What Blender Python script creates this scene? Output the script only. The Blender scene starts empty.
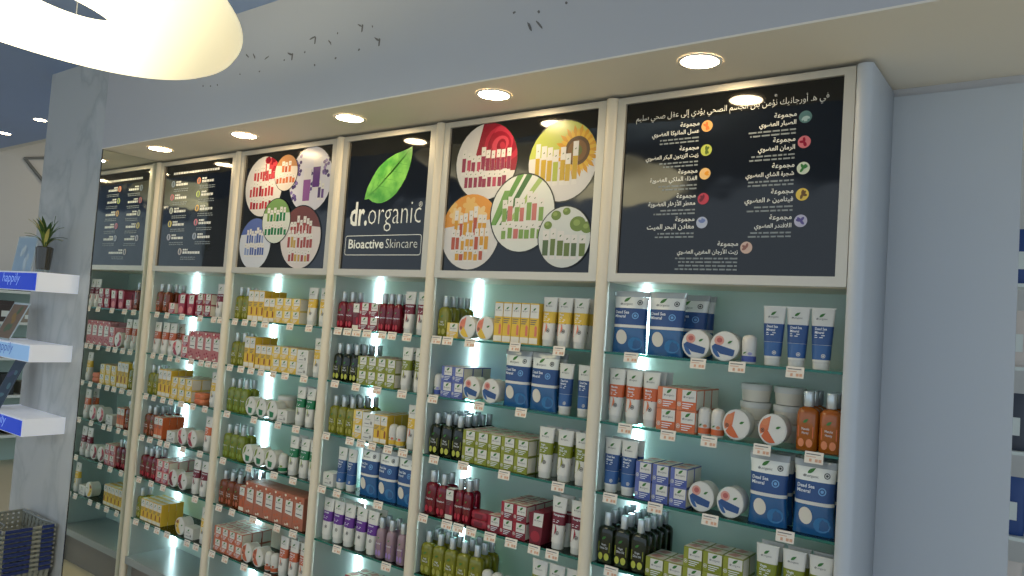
import bpy, math, random
from mathutils import Vector, Matrix

random.seed(7)
S = bpy.context.scene
COL = S.collection
PI = math.pi

# ------------------------------------------------------------------ camera
CAM = dict(f=755.16, yaw=.6436, pitch=.049, roll=.069, x=.5175, y=-2.2429, z=1.6849)
def cam_axes():
    cy, sy = math.cos(CAM['yaw']), math.sin(CAM['yaw']); cp, sp = math.cos(CAM['pitch']), math.sin(CAM['pitch'])
    f = Vector((-sy*cp, cy*cp, sp)); r = Vector((cy, sy, 0)); u = r.cross(f)
    cr, sr = math.cos(CAM['roll']), math.sin(CAM['roll'])
    return r*cr + u*sr, u*cr - r*sr, f
AR, AU, AF = cam_axes()
cam = bpy.data.objects.new('camera', bpy.data.cameras.new('camera'))
COL.objects.link(cam)
cam.data.sensor_width = 36.0; cam.data.lens = CAM['f']*36/1024; cam.data.clip_start = .01
M = Matrix((AR, AU, -AF)).transposed().to_4x4(); M.translation = Vector((CAM['x'], CAM['y'], CAM['z']))
cam.matrix_world = M
S.camera = cam
CP = Vector((CAM['x'], CAM['y'], CAM['z']))
def pix(u, v, axis, val):
    """photo pixel -> point on the plane axis = val"""
    d = AF + AR*((u-512)/CAM['f']) - AU*((v-288)/CAM['f'])
    return CP + d*((val-CP[axis])/d[axis])

# ------------------------------------------------------------------ world and exposure
W = bpy.data.worlds.new('world'); S.world = W; W.use_nodes = True
bg = W.node_tree.nodes['Background']
bg.inputs[0].default_value = (.70, .84, 1.0, 1); bg.inputs[1].default_value = 1.12
S.view_settings.view_transform = 'Standard'; S.view_settings.look = 'None'
S.view_settings.gamma = 1; S.view_settings.use_curve_mapping = False
S.view_settings.exposure = -0.08
LED_STRENGTH = 15.0
DOWN_STRENGTH = 84.0
RING_STRENGTH = 5.5
ROOM_STRENGTH = 42.0

# ------------------------------------------------------------------ helpers: materials
def lin(c):
    return tuple((x/255/12.92 if x/255 <= .04045 else ((x/255+.055)/1.055)**2.4) for x in c)
MATS = {}
def mat(name, rgb, rough=.5, metal=0., emit=0., spec=.5, trans=0., coat=0., noise=None, bump=None, ior=1.45):
    if name in MATS: return MATS[name]
    m = bpy.data.materials.new(name); m.use_nodes = True; nt = m.node_tree
    b = nt.nodes['Principled BSDF']; c = lin(rgb)
    b.inputs['Base Color'].default_value = (*c, 1); b.inputs['Roughness'].default_value = rough
    b.inputs['Metallic'].default_value = metal; b.inputs['Specular IOR Level'].default_value = spec
    b.inputs['Transmission Weight'].default_value = trans; b.inputs['IOR'].default_value = ior
    b.inputs['Coat Weight'].default_value = coat
    if emit:
        b.inputs['Emission Color'].default_value = (*c, 1); b.inputs['Emission Strength'].default_value = emit
    if noise:
        scale, amt = noise
        tc = nt.nodes.new('ShaderNodeTexCoord'); n = nt.nodes.new('ShaderNodeTexNoise'); n.inputs['Scale'].default_value = scale
        n.inputs['Detail'].default_value = 5
        mx = nt.nodes.new('ShaderNodeMix'); mx.data_type = 'RGBA'
        mx.inputs[6].default_value = (*[x*(1-amt) for x in c], 1); mx.inputs[7].default_value = (*[min(1, x*(1+amt)) for x in c], 1)
        nt.links.new(tc.outputs['Object'], n.inputs['Vector']); nt.links.new(n.outputs['Fac'], mx.inputs[0]); nt.links.new(mx.outputs[2], b.inputs['Base Color'])
    if bump:
        scale, st, dist = bump
        tc = nt.nodes.new('ShaderNodeTexCoord'); n = nt.nodes.new('ShaderNodeTexNoise'); n.inputs['Scale'].default_value = scale; n.inputs['Detail'].default_value = 1
        bp = nt.nodes.new('ShaderNodeBump'); bp.inputs['Strength'].default_value = st; bp.inputs['Distance'].default_value = dist
        nt.links.new(tc.outputs['Object'], n.inputs['Vector']); nt.links.new(n.outputs['Fac'], bp.inputs['Height']); nt.links.new(bp.outputs[0], b.inputs['Normal'])
    MATS[name] = m
    return m

# ------------------------------------------------------------------ helpers: meshes
class MB:
    def __init__(s): s.v = []; s.f = []; s.m = []; s.sm = []; s.mats = []
    def mi(s, m):
        if m not in s.mats: s.mats.append(m)
        return s.mats.index(m)
    def add(s, vs, fs, m, smooth=False):
        o = len(s.v); s.v += [tuple(v) for v in vs]; k = s.mi(m)
        for f in fs: s.f.append(tuple(i+o for i in f)); s.m.append(k); s.sm.append(smooth)
        return s
    def box(s, x0, x1, y0, y1, z0, z1, m):
        vs = [(x, y, z) for x in (x0, x1) for y in (y0, y1) for z in (z0, z1)]
        return s.add(vs, [(0, 1, 3, 2), (4, 6, 7, 5), (0, 4, 5, 1), (2, 3, 7, 6), (0, 2, 6, 4), (1, 5, 7, 3)], m)
    def bevel_box(s, x0, x1, y0, y1, z0, z1, r, m):
        """box with its four upright edges chamfered"""
        p = [(x0+r, y0), (x1-r, y0), (x1, y0+r), (x1, y1-r), (x1-r, y1), (x0+r, y1), (x0, y1-r), (x0, y0+r)]
        return s.prism(p, z0, z1, m)
    def prism(s, poly, z0, z1, m, smooth=False):
        n = len(poly); vs = [(x, y, z0) for x, y in poly] + [(x, y, z1) for x, y in poly]
        s.add(vs, [(i, (i+1) % n, n+(i+1) % n, n+i) for i in range(n)], m, smooth)
        return s.add(vs, [tuple(range(n))[::-1], tuple(range(n, 2*n))], m)
    def loft(s, secs, m, n=16, cap0=True, cap1=True, smooth=True):
        """secs: (z, rx, ry, power[, cx, cy])"""
        vs = []
        for q in secs:
            z, rx, ry, p = q[:4]; cx, cy = (q[4], q[5]) if len(q) > 4 else (0, 0)
            for k in range(n):
                a = 2*PI*(k+.5)/n; c, d = math.cos(a), math.sin(a)
                vs.append((cx+rx*math.copysign(abs(c)**(2/p), c), cy+ry*math.copysign(abs(d)**(2/p), d), z))
        fs = [(j*n+i, j*n+(i+1) % n, (j+1)*n+(i+1) % n, (j+1)*n+i) for j in range(len(secs)-1) for i in range(n)]
        s.add(vs, fs, m, smooth)
        if cap0: s.add(vs[:n], [tuple(range(n))[::-1]], m)
        if cap1: s.add(vs[-n:], [tuple(range(n))], m)
        return s
    def tube(s, pts, r, m, n=6):
        pts = [Vector(p) for p in pts]; vs = []
        for i, p in enumerate(pts):
            t = (pts[min(i+1, len(pts)-1)] - pts[max(i-1, 0)]).normalized()
            a = t.orthogonal().normalized() if i == 0 else (a - t*a.dot(t)).normalized()
            b = t.cross(a)
            vs += [p + (a*math.cos(2*PI*k/n) + b*math.sin(2*PI*k/n))*r for k in range(n)]
        fs = [(j*n+i, j*n+(i+1) % n, (j+1)*n+(i+1) % n, (j+1)*n+i) for j in range(len(pts)-1) for i in range(n)]
        s.add(vs, fs, m, True)
        return s.add(vs[:n]+vs[-n:], [tuple(range(n))[::-1], tuple(range(n, 2*n))], m)
    def ydisc(s, cx, cz, r, y0, y1, m, n=24, rz=None):
        """disc with its axis along Y"""
        rz = rz or r
        vs = [(cx+r*math.cos(2*PI*k/n), y, cz+rz*math.sin(2*PI*k/n)) for y in (y0, y1) for k in range(n)]
        s.add(vs, [(i, (i+1) % n, n+(i+1) % n, n+i) for i in range(n)], m, True)
        return s.add(vs, [tuple(range(n)), tuple(range(n, 2*n))[::-1]], m)
    def flat(s, polys, yf, m, eps=.0006):
        """print: 2-D polygons (x, z) laid on the front surface y = yf(x, z)"""
        for p in polys:
            s.add([(x, yf(x, z)-eps, z) for x, z in p], [tuple(range(len(p)))], m)
        return s
    def mesh(s, name):
        me = bpy.data.meshes.new(name); me.from_pydata(s.v, [], s.f)
        for m in s.mats: me.materials.append(m)
        me.polygons.foreach_set('material_index', s.m); me.polygons.foreach_set('use_smooth', s.sm)
        me.update(); return me
    def build(s, name, parent=None, loc=None):
        o = bpy.data.objects.new(name, s.mesh(name)); COL.objects.link(o)
        if parent: o.parent = parent
        if loc: o.location = loc
        return o
def tag(o, label=None, cat=None, group=None, kind=None):
    if label: o['label'] = label
    if cat: o['category'] = cat
    if group: o['group'] = group
    if kind: o['kind'] = kind
    return o
def thing(name, label, cat, loc=(0, 0, 0), rz=0, group=None):
    o = bpy.data.objects.new(name, None); COL.objects.link(o); o.location = loc; o.rotation_euler = (0, 0, rz)
    o.empty_display_size = .02
    return tag(o, label, cat, group)
def struct(name, mb, label=None, cat='wall', parent=None):
    o = mb.build(name, parent)
    if not parent: tag(o, label, cat, kind='structure')
    return o
TEXTS = {}
def text_polys(body, size=1., bold=0., align='LEFT', shear=0., sx=1.):
    """filled letter shapes as (verts2d, faces), anchored on the base line"""
    key = (body, bold, shear)
    if key not in TEXTS:
        c = bpy.data.curves.new('letters', 'FONT'); c.body = body; c.resolution_u = 2; c.offset = bold; c.shear = shear
        o = bpy.data.objects.new('letters', c); COL.objects.link(o)
        me = bpy.data.meshes.new_from_object(o.evaluated_get(bpy.context.evaluated_depsgraph_get()))
        TEXTS[key] = ([(v.co.x, v.co.y) for v in me.vertices], [tuple(p.vertices) for p in me.polygons])
        bpy.data.objects.remove(o); bpy.data.curves.remove(c); bpy.data.meshes.remove(me)
    v, f = TEXTS[key]
    w0 = min(x for x, y in v); w1 = max(x for x, y in v)
    off = {'LEFT': -w0, 'RIGHT': -w1, 'CENTER': -(w0+w1)/2}[align]
    return [((x+off)*size*sx, y*size) for x, y in v], f
def add_text(mb, body, x, z, size, yf, m, eps=.0007, **k):
    v, f = text_polys(body, size, **k)
    mb.add([(x+a, yf(x+a, z+b)-eps, z+b) for a, b in v], f, m)
    return mb
# Arabic: contextual letter shapes, laid out right to left
AR_DUAL = {'ب': 0xFE8F, 'ت': 0xFE95, 'ث': 0xFE99, 'ج': 0xFE9D, 'ح': 0xFEA1, 'خ': 0xFEA5, 'س': 0xFEB1, 'ش': 0xFEB5, 'ص': 0xFEB9, 'ض': 0xFEBD,
           'ط': 0xFEC1, 'ظ': 0xFEC5, 'ع': 0xFEC9, 'غ': 0xFECD, 'ف': 0xFED1, 'ق': 0xFED5, 'ك': 0xFED9, 'ل': 0xFEDD, 'م': 0xFEE1, 'ن': 0xFEE5,
           'ه': 0xFEE9, 'ي': 0xFEF1, 'ئ': 0xFE89}
AR_RIGHT = {'ا': 0xFE8D, 'أ': 0xFE83, 'إ': 0xFE87, 'آ': 0xFE81, 'د': 0xFEA9, 'ذ': 0xFEAB, 'ر': 0xFEAD, 'ز': 0xFEAF, 'و': 0xFEED, 'ؤ': 0xFE85, 'ة': 0xFE93, 'ى': 0xFEEF}
LAMALEF = {'ا': 0xFEFB, 'أ': 0xFEF7, 'إ': 0xFEF9}
def arabic(t):
    out = []; i = 0; joined = False
    while i < len(t):
        c = t[i]
        if c == 'ل' and i+1 < len(t) and t[i+1] in LAMALEF:
            out.append(chr(LAMALEF[t[i+1]] + (1 if joined else 0))); joined = False; i += 2; continue
        nxt = t[i+1] if i+1 < len(t) else ' '
        can = nxt in AR_DUAL or nxt in AR_RIGHT or nxt == 'ـ'
        if c in AR_DUAL:
            b = AR_DUAL[c]
            out.append(chr(b + (3 if joined and can else 1 if joined else 2 if can else 0))); joined = can
        elif c in AR_RIGHT: out.append(chr(AR_RIGHT[c] + (1 if joined else 0))); joined = False
        elif c == 'ـ': joined = True
        else: out.append(c); joined = False
        i += 1
    return ''.join(reversed(out))

# ------------------------------------------------------------------ the place: measures
PX = [-3.8214, -3.0233, -2.2228, -1.6066, -.8085, 0.0]      # left edges of the six uprights
PW = .044                                                   # width of an upright
ZTOP = 2.5                                                  # underside of the bulkhead
ZST, ZSB = 2.464, 1.884                                     # visible sign face
BACK = .295
ZS = [1.6177-.235*k for k in range(6)]                      # tops of the glass shelves
ZDECK = .2243
YSOF = -.315
BAYS = ['mirror side bay', 'lavender poster bay', 'leaf logo bay', 'rose poster bay', 'Arabic sign bay']
SHELF = ['top', 'second', 'third', 'fourth', 'fifth', 'sixth']

WHITE = mat('painted_white', (206, 205, 200), .55, noise=(3, .03))
CEILB = mat('blue_ceiling_paint', (140, 162, 204), .6, noise=(2, .05))
SOFF = mat('bulkhead_paint', (186, 186, 188), .6, noise=(1.5, .03))
SOFLIT = mat('soffit_painted_bounce', (232, 224, 208), .6, noise=(1.5, .02))  # lighter, warmer than the bulkhead paint: bounced light put into the colour
FLOOR = mat('cream_floor', (214, 200, 168), .3, noise=(4, .05))
LAM = mat('upright_laminate', (216, 206, 184), .4)
LAMG = mat('side_laminate', (184, 190, 196), .42, noise=(2, .02))
BACKM = mat('back_panel_paint', (194, 214, 202), .35)
SIDEG = mat('inner_side_grey', (164, 172, 166), .45)
DECKM = mat('deck_grey', (140, 146, 144), .28, noise=(30, .03))
PLIN = mat('plinth_grey', (122, 116, 108), .5, noise=(8, .05))
ALU = mat('sign_frame_aluminium', (190, 186, 174), .38, metal=.35)
DARK = mat('mirror_edge_dark', (26, 26, 26), .8)  # dark strip along the front edge of the mirror
MIRROR = mat('mirror_silver', (225, 232, 228), .015, metal=1.)

def marble_mat():
    m = bpy.data.materials.new('pier_marble'); m.use_nodes = True; nt = m.node_tree; b = nt.nodes['Principled BSDF']
    tc = nt.nodes.new('ShaderNodeTexCoord'); mp = nt.nodes.new('ShaderNodeMapping'); mp.inputs['Rotation'].default_value = (0, .5, 0); mp.inputs['Scale'].default_value = (1.6, 1.6, .8)
    n = nt.nodes.new('ShaderNodeTexNoise'); n.inputs['Scale'].default_value = 1.5; n.inputs['Detail'].default_value = 7; n.inputs['Distortion'].default_value = .7
    r = nt.nodes.new('ShaderNodeValToRGB'); e = r.color_ramp.elements
    e[0].position = .44; e[0].color = (*lin((190, 192, 190)), 1); e[1].position = .58; e[1].color = (*lin((196, 198, 196)), 1)
    k = e.new(.50); k.color = (*lin((176, 179, 178)), 1); k2 = e.new(.475); k2.color = (*lin((186, 188, 186)), 1); k3 = e.new(.52); k3.color = (*lin((182, 185, 184)), 1)
    nt.links.new(tc.outputs['Object'], mp.inputs[0]); nt.links.new(mp.outputs[0], n.inputs['Vector']); nt.links.new(n.outputs['Fac'], r.inputs[0]); nt.links.new(r.outputs[0], b.inputs['Base Color'])
    b.inputs['Roughness'].default_value = .25
    return m
MARBLE = marble_mat()

# ------------------------------------------------------------------ the setting
X0, X1, YF = -8.0, 4.0, -4.2
struct('floor', MB().box(X0, X1, -9, 3, -.05, 0, FLOOR), 'cream polished floor of the shop', 'floor')
struct('ceiling', MB().box(X0, X1, YF, .5, 3.03, 3.1, CEILB), 'flat blue painted ceiling above the white bulkhead', 'ceiling')
struct('ceiling_rear', MB().box(X0, -3.0, .5, 3, 3.45, 3.5, WHITE).box(X0, -3.0, .5, .56, 3.03, 3.45, WHITE), 'raised white ceiling behind the marble pier', 'ceiling')
struct('wall_left', MB().box(X0-.1, X0, YF, 3, 0, 3.5, WHITE), 'white far wall behind the marble pier', 'wall')
struct('wall_rear', MB().box(X0, -4.58, 3, 3.1, 0, 3.5, WHITE), 'white rear wall of the side room', 'wall')
bulk = struct('wall_bulkhead', MB().box(-3.83, X1, YSOF, BACK+.04, ZTOP+.006, 3.03, SOFF).box(.0, X1, BACK+.04, 1.3, ZTOP+.006, 3.03, SOFF),
              'long grey white bulkhead with recessed downlights above the signs', 'bulkhead')
MB().box(-3.83, X1, YSOF, BACK+.04, ZTOP, ZTOP+.0059, SOFLIT).build('soffit_bounce_skin', bulk); MB().box(.0, X1, BACK+.041, 1.3, ZTOP, ZTOP+.0059, SOFLIT).build('soffit_bounce_skin', bulk)  # added underside skin, its bright colour stands in for bounced light
struct('wall_back', MB().box(-4.58, .380, BACK+.012, BACK+.04, 0, 2.5, SOFF), 'wall carrying the display shelving', 'wall')
struct('wall_side_panel', MB().box(.0452, .382, BACK, BACK+.011, 0, 2.473, LAMG),
       'plain blue grey panel right of the shelving end', 'wall')
struct('wall_recess', MB().box(.3, X1, 1.25, 1.3, 0, ZTOP, WHITE), 'pale wall of the recess past the plain panel', 'wall')
pier = struct('wall_pier', MB().box(-4.58, -3.83, YSOF, BACK+.01, 0, 3.03, MARBLE), 'veined grey white marble pier left of the shelving', 'pier')
MB().box(-3.8225, -3.8215, YSOF, YSOF+.004, 0, ZTOP, DARK).build('mirror_edge', pier)
mir = MB().box(-3.829, -3.8225, YSOF+.001, .0, 0.002, ZTOP-.002, MIRROR).build('wall_mirror')
tag(mir, 'tall mirror on the side of the marble pier reflecting the shelves', 'mirror')

# dark chips in the bulkhead paint
marks = [(-2.509, 2.814), (-2.454, 2.803), (-2.36, 2.781), (-2.231, 2.751), (-2.194, 2.771), (-2.094, 2.763), (-2.048, 2.816), (-2.022, 2.696), (-1.934, 2.776), (-1.892, 2.705),
         (-1.892, 2.807), (-1.755, 2.717), (-1.762, 2.815), (-1.687, 2.796), (-1.658, 2.741), (-2.554, 2.736), (-2.404, 2.727), (-.998, 2.715), (-.928, 2.653), (-.889, 2.653),
         (-.898, 2.699), (-.793, 2.706), (-2.855, 2.724), (-2.79, 2.713), (-2.731, 2.711)]
CHIP = mat('chip_grey', (112, 108, 104), .8)
BIG = {0, 1, 2, 4, 6, 8, 12, 14, 18, 19}
for i, (x, z) in enumerate(marks):
    mb = MB(); big = i in BIG; n = 9; s = .016 if big else .008
    ang = random.uniform(-1.1, .3); pts = []
    for k in range(n):
        a = 2*PI*k/n; rr = random.uniform(.45, 1.0)
        u, v = math.cos(a)*s*rr*(1.7 if big else 1), math.sin(a)*s*rr*(.32 if big else .7)
        pts.append((x+u*math.cos(ang)-v*math.sin(ang), z+u*math.sin(ang)+v*math.cos(ang)))
    mb.flat([pts], lambda a, b: YSOF, CHIP, .0008)
    if i in (4, 6, 12, 14): mb.flat([[(x+.012, z-.03), (x+.02, z-.028), (x+.022, z-.002), (x+.012, z+.003)]], lambda a, b: YSOF, CHIP, .0008)
    mb.build('paint_chip', bulk)

# ------------------------------------------------------------------ lamps
GLOW = mat('downlight_glow', (255, 226, 178), emit=DOWN_STRENGTH)
TRIMM = mat('downlight_trim', (225, 224, 218), .4)
def downlight(x, y, z, r, label, group, glow=GLOW):
    t = thing('recessed_downlight', label, 'downlight', (x, y, z), 0, group)
    mb = MB(); n = 28
    vs = [(q*math.cos(2*PI*k/n), q*math.sin(2*PI*k/n), w) for q, w in ((r*1.02, -.0005), (r*1.02, -.004), (r*.86, -.004), (r*.86, -.002)) for k in range(n)]
    mb.add(vs, [(j*n+i, j*n+(i+1) % n, (j+1)*n+(i+1) % n, (j+1)*n+i) for j in range(3) for i in range(n)], TRIMM, True); mb.build('trim_ring', t)
    mb = MB(); vs = [(r*.86*math.cos(2*PI*k/n), r*.86*math.sin(2*PI*k/n), -.003) for k in range(n)]
    mb.add(vs, [tuple(range(n))[::-1]], glow); mb.build('lens', t)
    return t
for i, (x, over) in enumerate([(-3.45, 'mirror side bay'), (-2.68, 'lavender poster bay'), (-1.93, 'leaf logo bay'), (-1.166, 'rose poster bay'), (-.392, 'Arabic sign bay')]):
    downlight(x, -.186, ZTOP, .064, 'round lit downlight in the bulkhead over the ' + over, 'bulkhead downlights')
RGLOW = mat('room_downlight_glow', (255, 232, 196), emit=ROOM_STRENGTH)
for i, (x, y) in enumerate([(-6.0, .17), (-6.9, .24), (-5.6, -2.0), (-3.9, -3.4), (-.4, -3.6), (1.6, -1.9), (2.6, -3.4)]):  # all but the pair by the pier are unseen, added for ambient light
    downlight(x, y, 3.03, .05 if i < 2 else .09, 'small lit downlight in blue ceiling ' + ('nearest the marble pier', 'further left of the marble pier', 'over the left aisle, unseen added fill', 'over the left shop front, unseen added fill', 'behind the photographer, unseen added fill', 'over the right aisle, unseen added fill', 'over the right shop front, unseen added fill')[i],
              'blue ceiling downlights', RGLOW)
for x, y, w in ((-7.1, 1.5, 'nearest the far wall'), (-5.6, 1.6, 'nearest the back of the pier')):  # unseen lamps added to brighten the background left of the pier
    downlight(x, y, 3.45, .13, 'added fill lamp in the raised white rear ceiling ' + w, 'added rear fill lamps', RGLOW)

def ring_lamp():
    cx, cy, cz, A, B, an, a, b = -1.968, -1.400, 2.596, .590, .316, 2.146, .252, .061
    t = thing('ring_pendant_lamp', 'large glowing cream ring pendant lamp hanging in the foreground', 'pendant lamp', (cx, cy, cz))
    m = bpy.data.materials.new('ring_lamp_shade'); m.use_nodes = True; nt = m.node_tree; p = nt.nodes['Principled BSDF']
    p.inputs['Base Color'].default_value = (*lin((236, 226, 196)), 1); p.inputs['Roughness'].default_value = .35
    tc = nt.nodes.new('ShaderNodeTexCoord'); sx = nt.nodes.new('ShaderNodeSeparateXYZ'); mr = nt.nodes.new('ShaderNodeMapRange')
    mul = nt.nodes.new('ShaderNodeVectorMath'); mul.operation = 'DOT_PRODUCT'; mul.inputs[1].default_value = (-.35, -.94, 0)
    nt.links.new(tc.outputs['Object'], mul.inputs[0]); nt.links.new(mul.outputs['Value'], mr.inputs[0])
    mr.interpolation_type = 'SMOOTHSTEP'
    mr.inputs[1].default_value = -.62; mr.inputs[2].default_value = .25; mr.inputs[3].default_value = .62; mr.inputs[4].default_value = RING_STRENGTH
    p.inputs['Emission Color'].default_value = (*lin((255, 242, 196)), 1); nt.links.new(mr.outputs[0], p.inputs['Emission Strength'])
    mb = MB(); N, K = 96, 20; vs = []
    for i in range(N):
        th = 2*PI*i/N; ex, ey = A*math.cos(th), B*math.sin(th); rad = math.hypot(ex, ey); ux, uy = ex/rad, ey/rad
        for k in range(K):
            ph = 2*PI*k/K; q = rad + a*math.cos(ph); X, Y = q*ux, q*uy
            vs.append((X*math.cos(an)-Y*math.sin(an), X*math.sin(an)+Y*math.cos(an), b*math.sin(ph)))
    fs = [(i*K+k, ((i+1) % N)*K+k, ((i+1) % N)*K+(k+1) % K, i*K+(k+1) % K) for i in range(N) for k in range(K)]
    mb.add(vs, fs, m, True); mb.build('shade', t)
    cab = mat('lamp_cable', (150, 150, 150), .4)
    for th in (.6, 2.6, 4.4):
        ex, ey = A*math.cos(th), B*math.sin(th); X = ex*math.cos(an)-ey*math.sin(an); Y = ex*math.sin(an)+ey*math.cos(an)
        MB().tube([(X, Y, b-.004), (X, Y, 3.03-cz)], .002, cab, 5).build('cable', t)
ring_lamp()

# ------------------------------------------------------------------ cabinets, one per bay
LEDM = mat('led_strip_glow', (214, 246, 255), emit=LED_STRENGTH)
def post_poly(x0, x1, yb=.02, r=.018):
    pts = [(x0, yb)]; c = (x0+x1)/2; w = (x1-x0)/2
    for k in range(9):
        a = PI + PI*k/8; pts.append((c+w*math.cos(a), .004 + r*math.sin(a)*.9))
    return pts + [(x1, yb)]
for i in range(5):
    p0, p1 = PX[i], PX[i+1]
    t = thing('display_cabinet', f'open white shelving cabinet with cool lit back, {BAYS[i]}', 'display cabinet', (p0, 0, 0), 0, 'shelving cabinets along the wall')
    w = p1-p0
    MB().prism(post_poly(0, PW), .0, 2.488, LAM, True).build('upright', t)
    MB().box(.0, PW, .0205, BACK, 0, 1.853, SIDEG).build('side_panel', t)
    MB().box(PW+.0005, w-.001, BACK-.008, BACK+.011, ZDECK+.0005, 1.853, BACKM).build('back_panel', t)
    r = w-.001
    MB().box(PW+.0005, r, .0, BACK-.0085, ZDECK-.04, ZDECK, DECKM).build('deck', t)
    MB().box(PW+.0005, r, .045, .06, 0.001, ZDECK-.0405, PLIN).build('plinth', t)
    MB().box(PW+.0005, r, .03, BACK+.011, 1.8535, 1.872, LAM).build('canopy_board', t)
    MB().box(PW+.001, PW+.020, BACK-.020, BACK-.0085, ZDECK+.002, 1.852, LEDM).build('led_strip', t)
    if i == 4:
        e = MB(); yb = BACK
        pts = [(w, yb)] + [(w+.0225+.0225*math.cos(PI+PI*k/8), .006+.018*math.sin(PI+PI*k/8)) for k in range(9)] + [(w+.045, yb)]
        e.prism(pts, 0, 2.488, LAMG, True); e.build('end_panel', t)

# glass shelves
def shelf_glass():
    m = bpy.data.materials.new('shelf_glass'); m.use_nodes = True; nt = m.node_tree; nt.nodes.remove(nt.nodes['Principled BSDF'])
    o = nt.nodes['Material Output']; tr = nt.nodes.new('ShaderNodeBsdfTransparent'); tr.inputs[0].default_value = (.86, .96, .93, 1)
    g = nt.nodes.new('ShaderNodeBsdfGlossy'); g.inputs['Roughness'].default_value = .03; g.inputs[0].default_value = (.9, 1, .97, 1)
    fr = nt.nodes.new('ShaderNodeFresnel'); fr.inputs[0].default_value = 1.35; mx = nt.nodes.new('ShaderNodeMixShader')
    nt.links.new(fr.outputs[0], mx.inputs[0]); nt.links.new(tr.outputs[0], mx.inputs[1]); nt.links.new(g.outputs[0], mx.inputs[2]); nt.links.new(mx.outputs[0], o.inputs[0])
    return m
SG = shelf_glass()
EDGE = mat('green_glass_edge', (28, 118, 104), .15, trans=.35)
for i in range(5):
    for k in range(6):
        x0, x1 = PX[i]+PW+.0008, PX[i+1]-.0012
        t = thing('glass_shelf', f'clear green-edged glass shelf, {SHELF[k]} from the sign, {BAYS[i]}', 'glass shelf', (x0, .012, ZS[k]-.008), 0, 'glass shelves')
        MB().box(0, x1-x0, .0035, BACK-.034, 0, .008, SG).build('pane', t)
        MB().box(0, x1-x0, 0, .0034, 0, .008, EDGE).build('front_edge', t)

# ------------------------------------------------------------------ signs
INK = mat('sign_white_ink', (214, 216, 210), .3)
GREY = mat('sign_grey_ink', (120, 128, 130), .3)
FACE = mat('black_sign_film', (13, 15, 17), .06, spec=.6, bump=(5.5, .22, .012))
RING = mat('print_dark_ring', (16, 24, 18), .2)
C = {}
def col(rgb, rough=.25):
    return mat('print_%d_%d_%d' % rgb, tuple(int(v*.84) for v in rgb), rough)
FY = .006
def ell(cx, cz, rx, rz, a=0, n=20, a0=0, a1=2*PI):
    out = []
    for k in range(n):
        t = a0+(a1-a0)*k/(n if a1-a0 > 6.2 else n-1); u, v = rx*math.cos(t), rz*math.sin(t)
        out.append((cx+u*math.cos(a)-v*math.sin(a), cz+u*math.sin(a)+v*math.cos(a)))
    return out
def clip_circle(poly, cx, cz, r):
    """keep the part of a convex polygon inside a circle (cut by its 32-gon)"""
    n = 32
    for k in range(n):
        a = 2*PI*(k+.5)/n; nx, nz = math.cos(a), math.sin(a); d = r*math.cos(PI/n); out = []
        for j in range(len(poly)):
            p, q = poly[j-1], poly[j]
            dp = (p[0]-cx)*nx+(p[1]-cz)*nz-d; dq = (q[0]-cx)*nx+(q[1]-cz)*nz-d
            if (dp <= 0) != (dq <= 0):
                t = dp/(dp-dq); out.append((p[0]+(q[0]-p[0])*t, p[1]+(q[1]-p[1])*t))
            if dq <= 0: out.append(q)
        poly = out
        if len(poly) < 3: return None
    return poly
def clip_rect(poly, x0, x1, z0, z1):
    for ax, lim, sg in ((0, x0, -1), (0, x1, 1), (1, z0, -1), (1, z1, 1)):
        out = []
        for j in range(len(poly)):
            p, q = poly[j-1], poly[j]; dp = (p[ax]-lim)*sg; dq = (q[ax]-lim)*sg
            if (dp <= 0) != (dq <= 0):
                t = dp/(dp-dq); out.append((p[0]+(q[0]-p[0])*t, p[1]+(q[1]-p[1])*t))
            if dq <= 0: out.append(q)
        poly = out
        if len(poly) < 3: return None
    return poly
SIGN_LABEL = ['black sign listing product ranges in small white lettering, beside the mirror', 'black poster of round photos with lavender and red fruit',
              'black logo sign with a big green leaf and white lettering', 'black poster of round photos with red rose and sunflower', 'large black sign with white Arabic lettering and round icons']
def sign(i):
    xl, xr = PX[i]+PW+.0005, PX[i+1]-.0005
    t = thing('framed_sign', SIGN_LABEL[i], 'sign', (xl, FY, ZSB), 0, 'framed signs above the shelves')
    w = xr-xl; fw = .031; h = ZST-ZSB
    for nm, a in (('frame_side', (0, fw, -.029, h+.022)), ('frame_side', (w-fw, w, -.029, h+.022)), ('frame_top', (fw, w-fw, h, h+.022)), ('frame_bottom', (fw, w-fw, -.029, 0))):
        MB().box(a[0], a[1], -.006, .02, a[2], a[3], ALU).build(nm, t)
    fc = MB().box(fw+.0003, w-fw-.0003, .004, .012, .0003, h-.0003, FACE).build('face', t)
    return fc, fw, w-2*fw, h
yface = lambda x, z: .004
def bars(mb, x, z, width, m, hh=.0045, seed=0, right=False):
    """a line of print too small to read: word-long dashes"""
    rnd = random.Random(seed); q = 0
    while q < width-.004:
        L = min(rnd.uniform(.008, .026), width-q)
        a = x-q-L if right else x+q
        mb.flat([[(a, z), (a+L, z), (a+L, z+hh), (a, z+hh)]], yface, m); q += L+.004
    return mb
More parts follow.
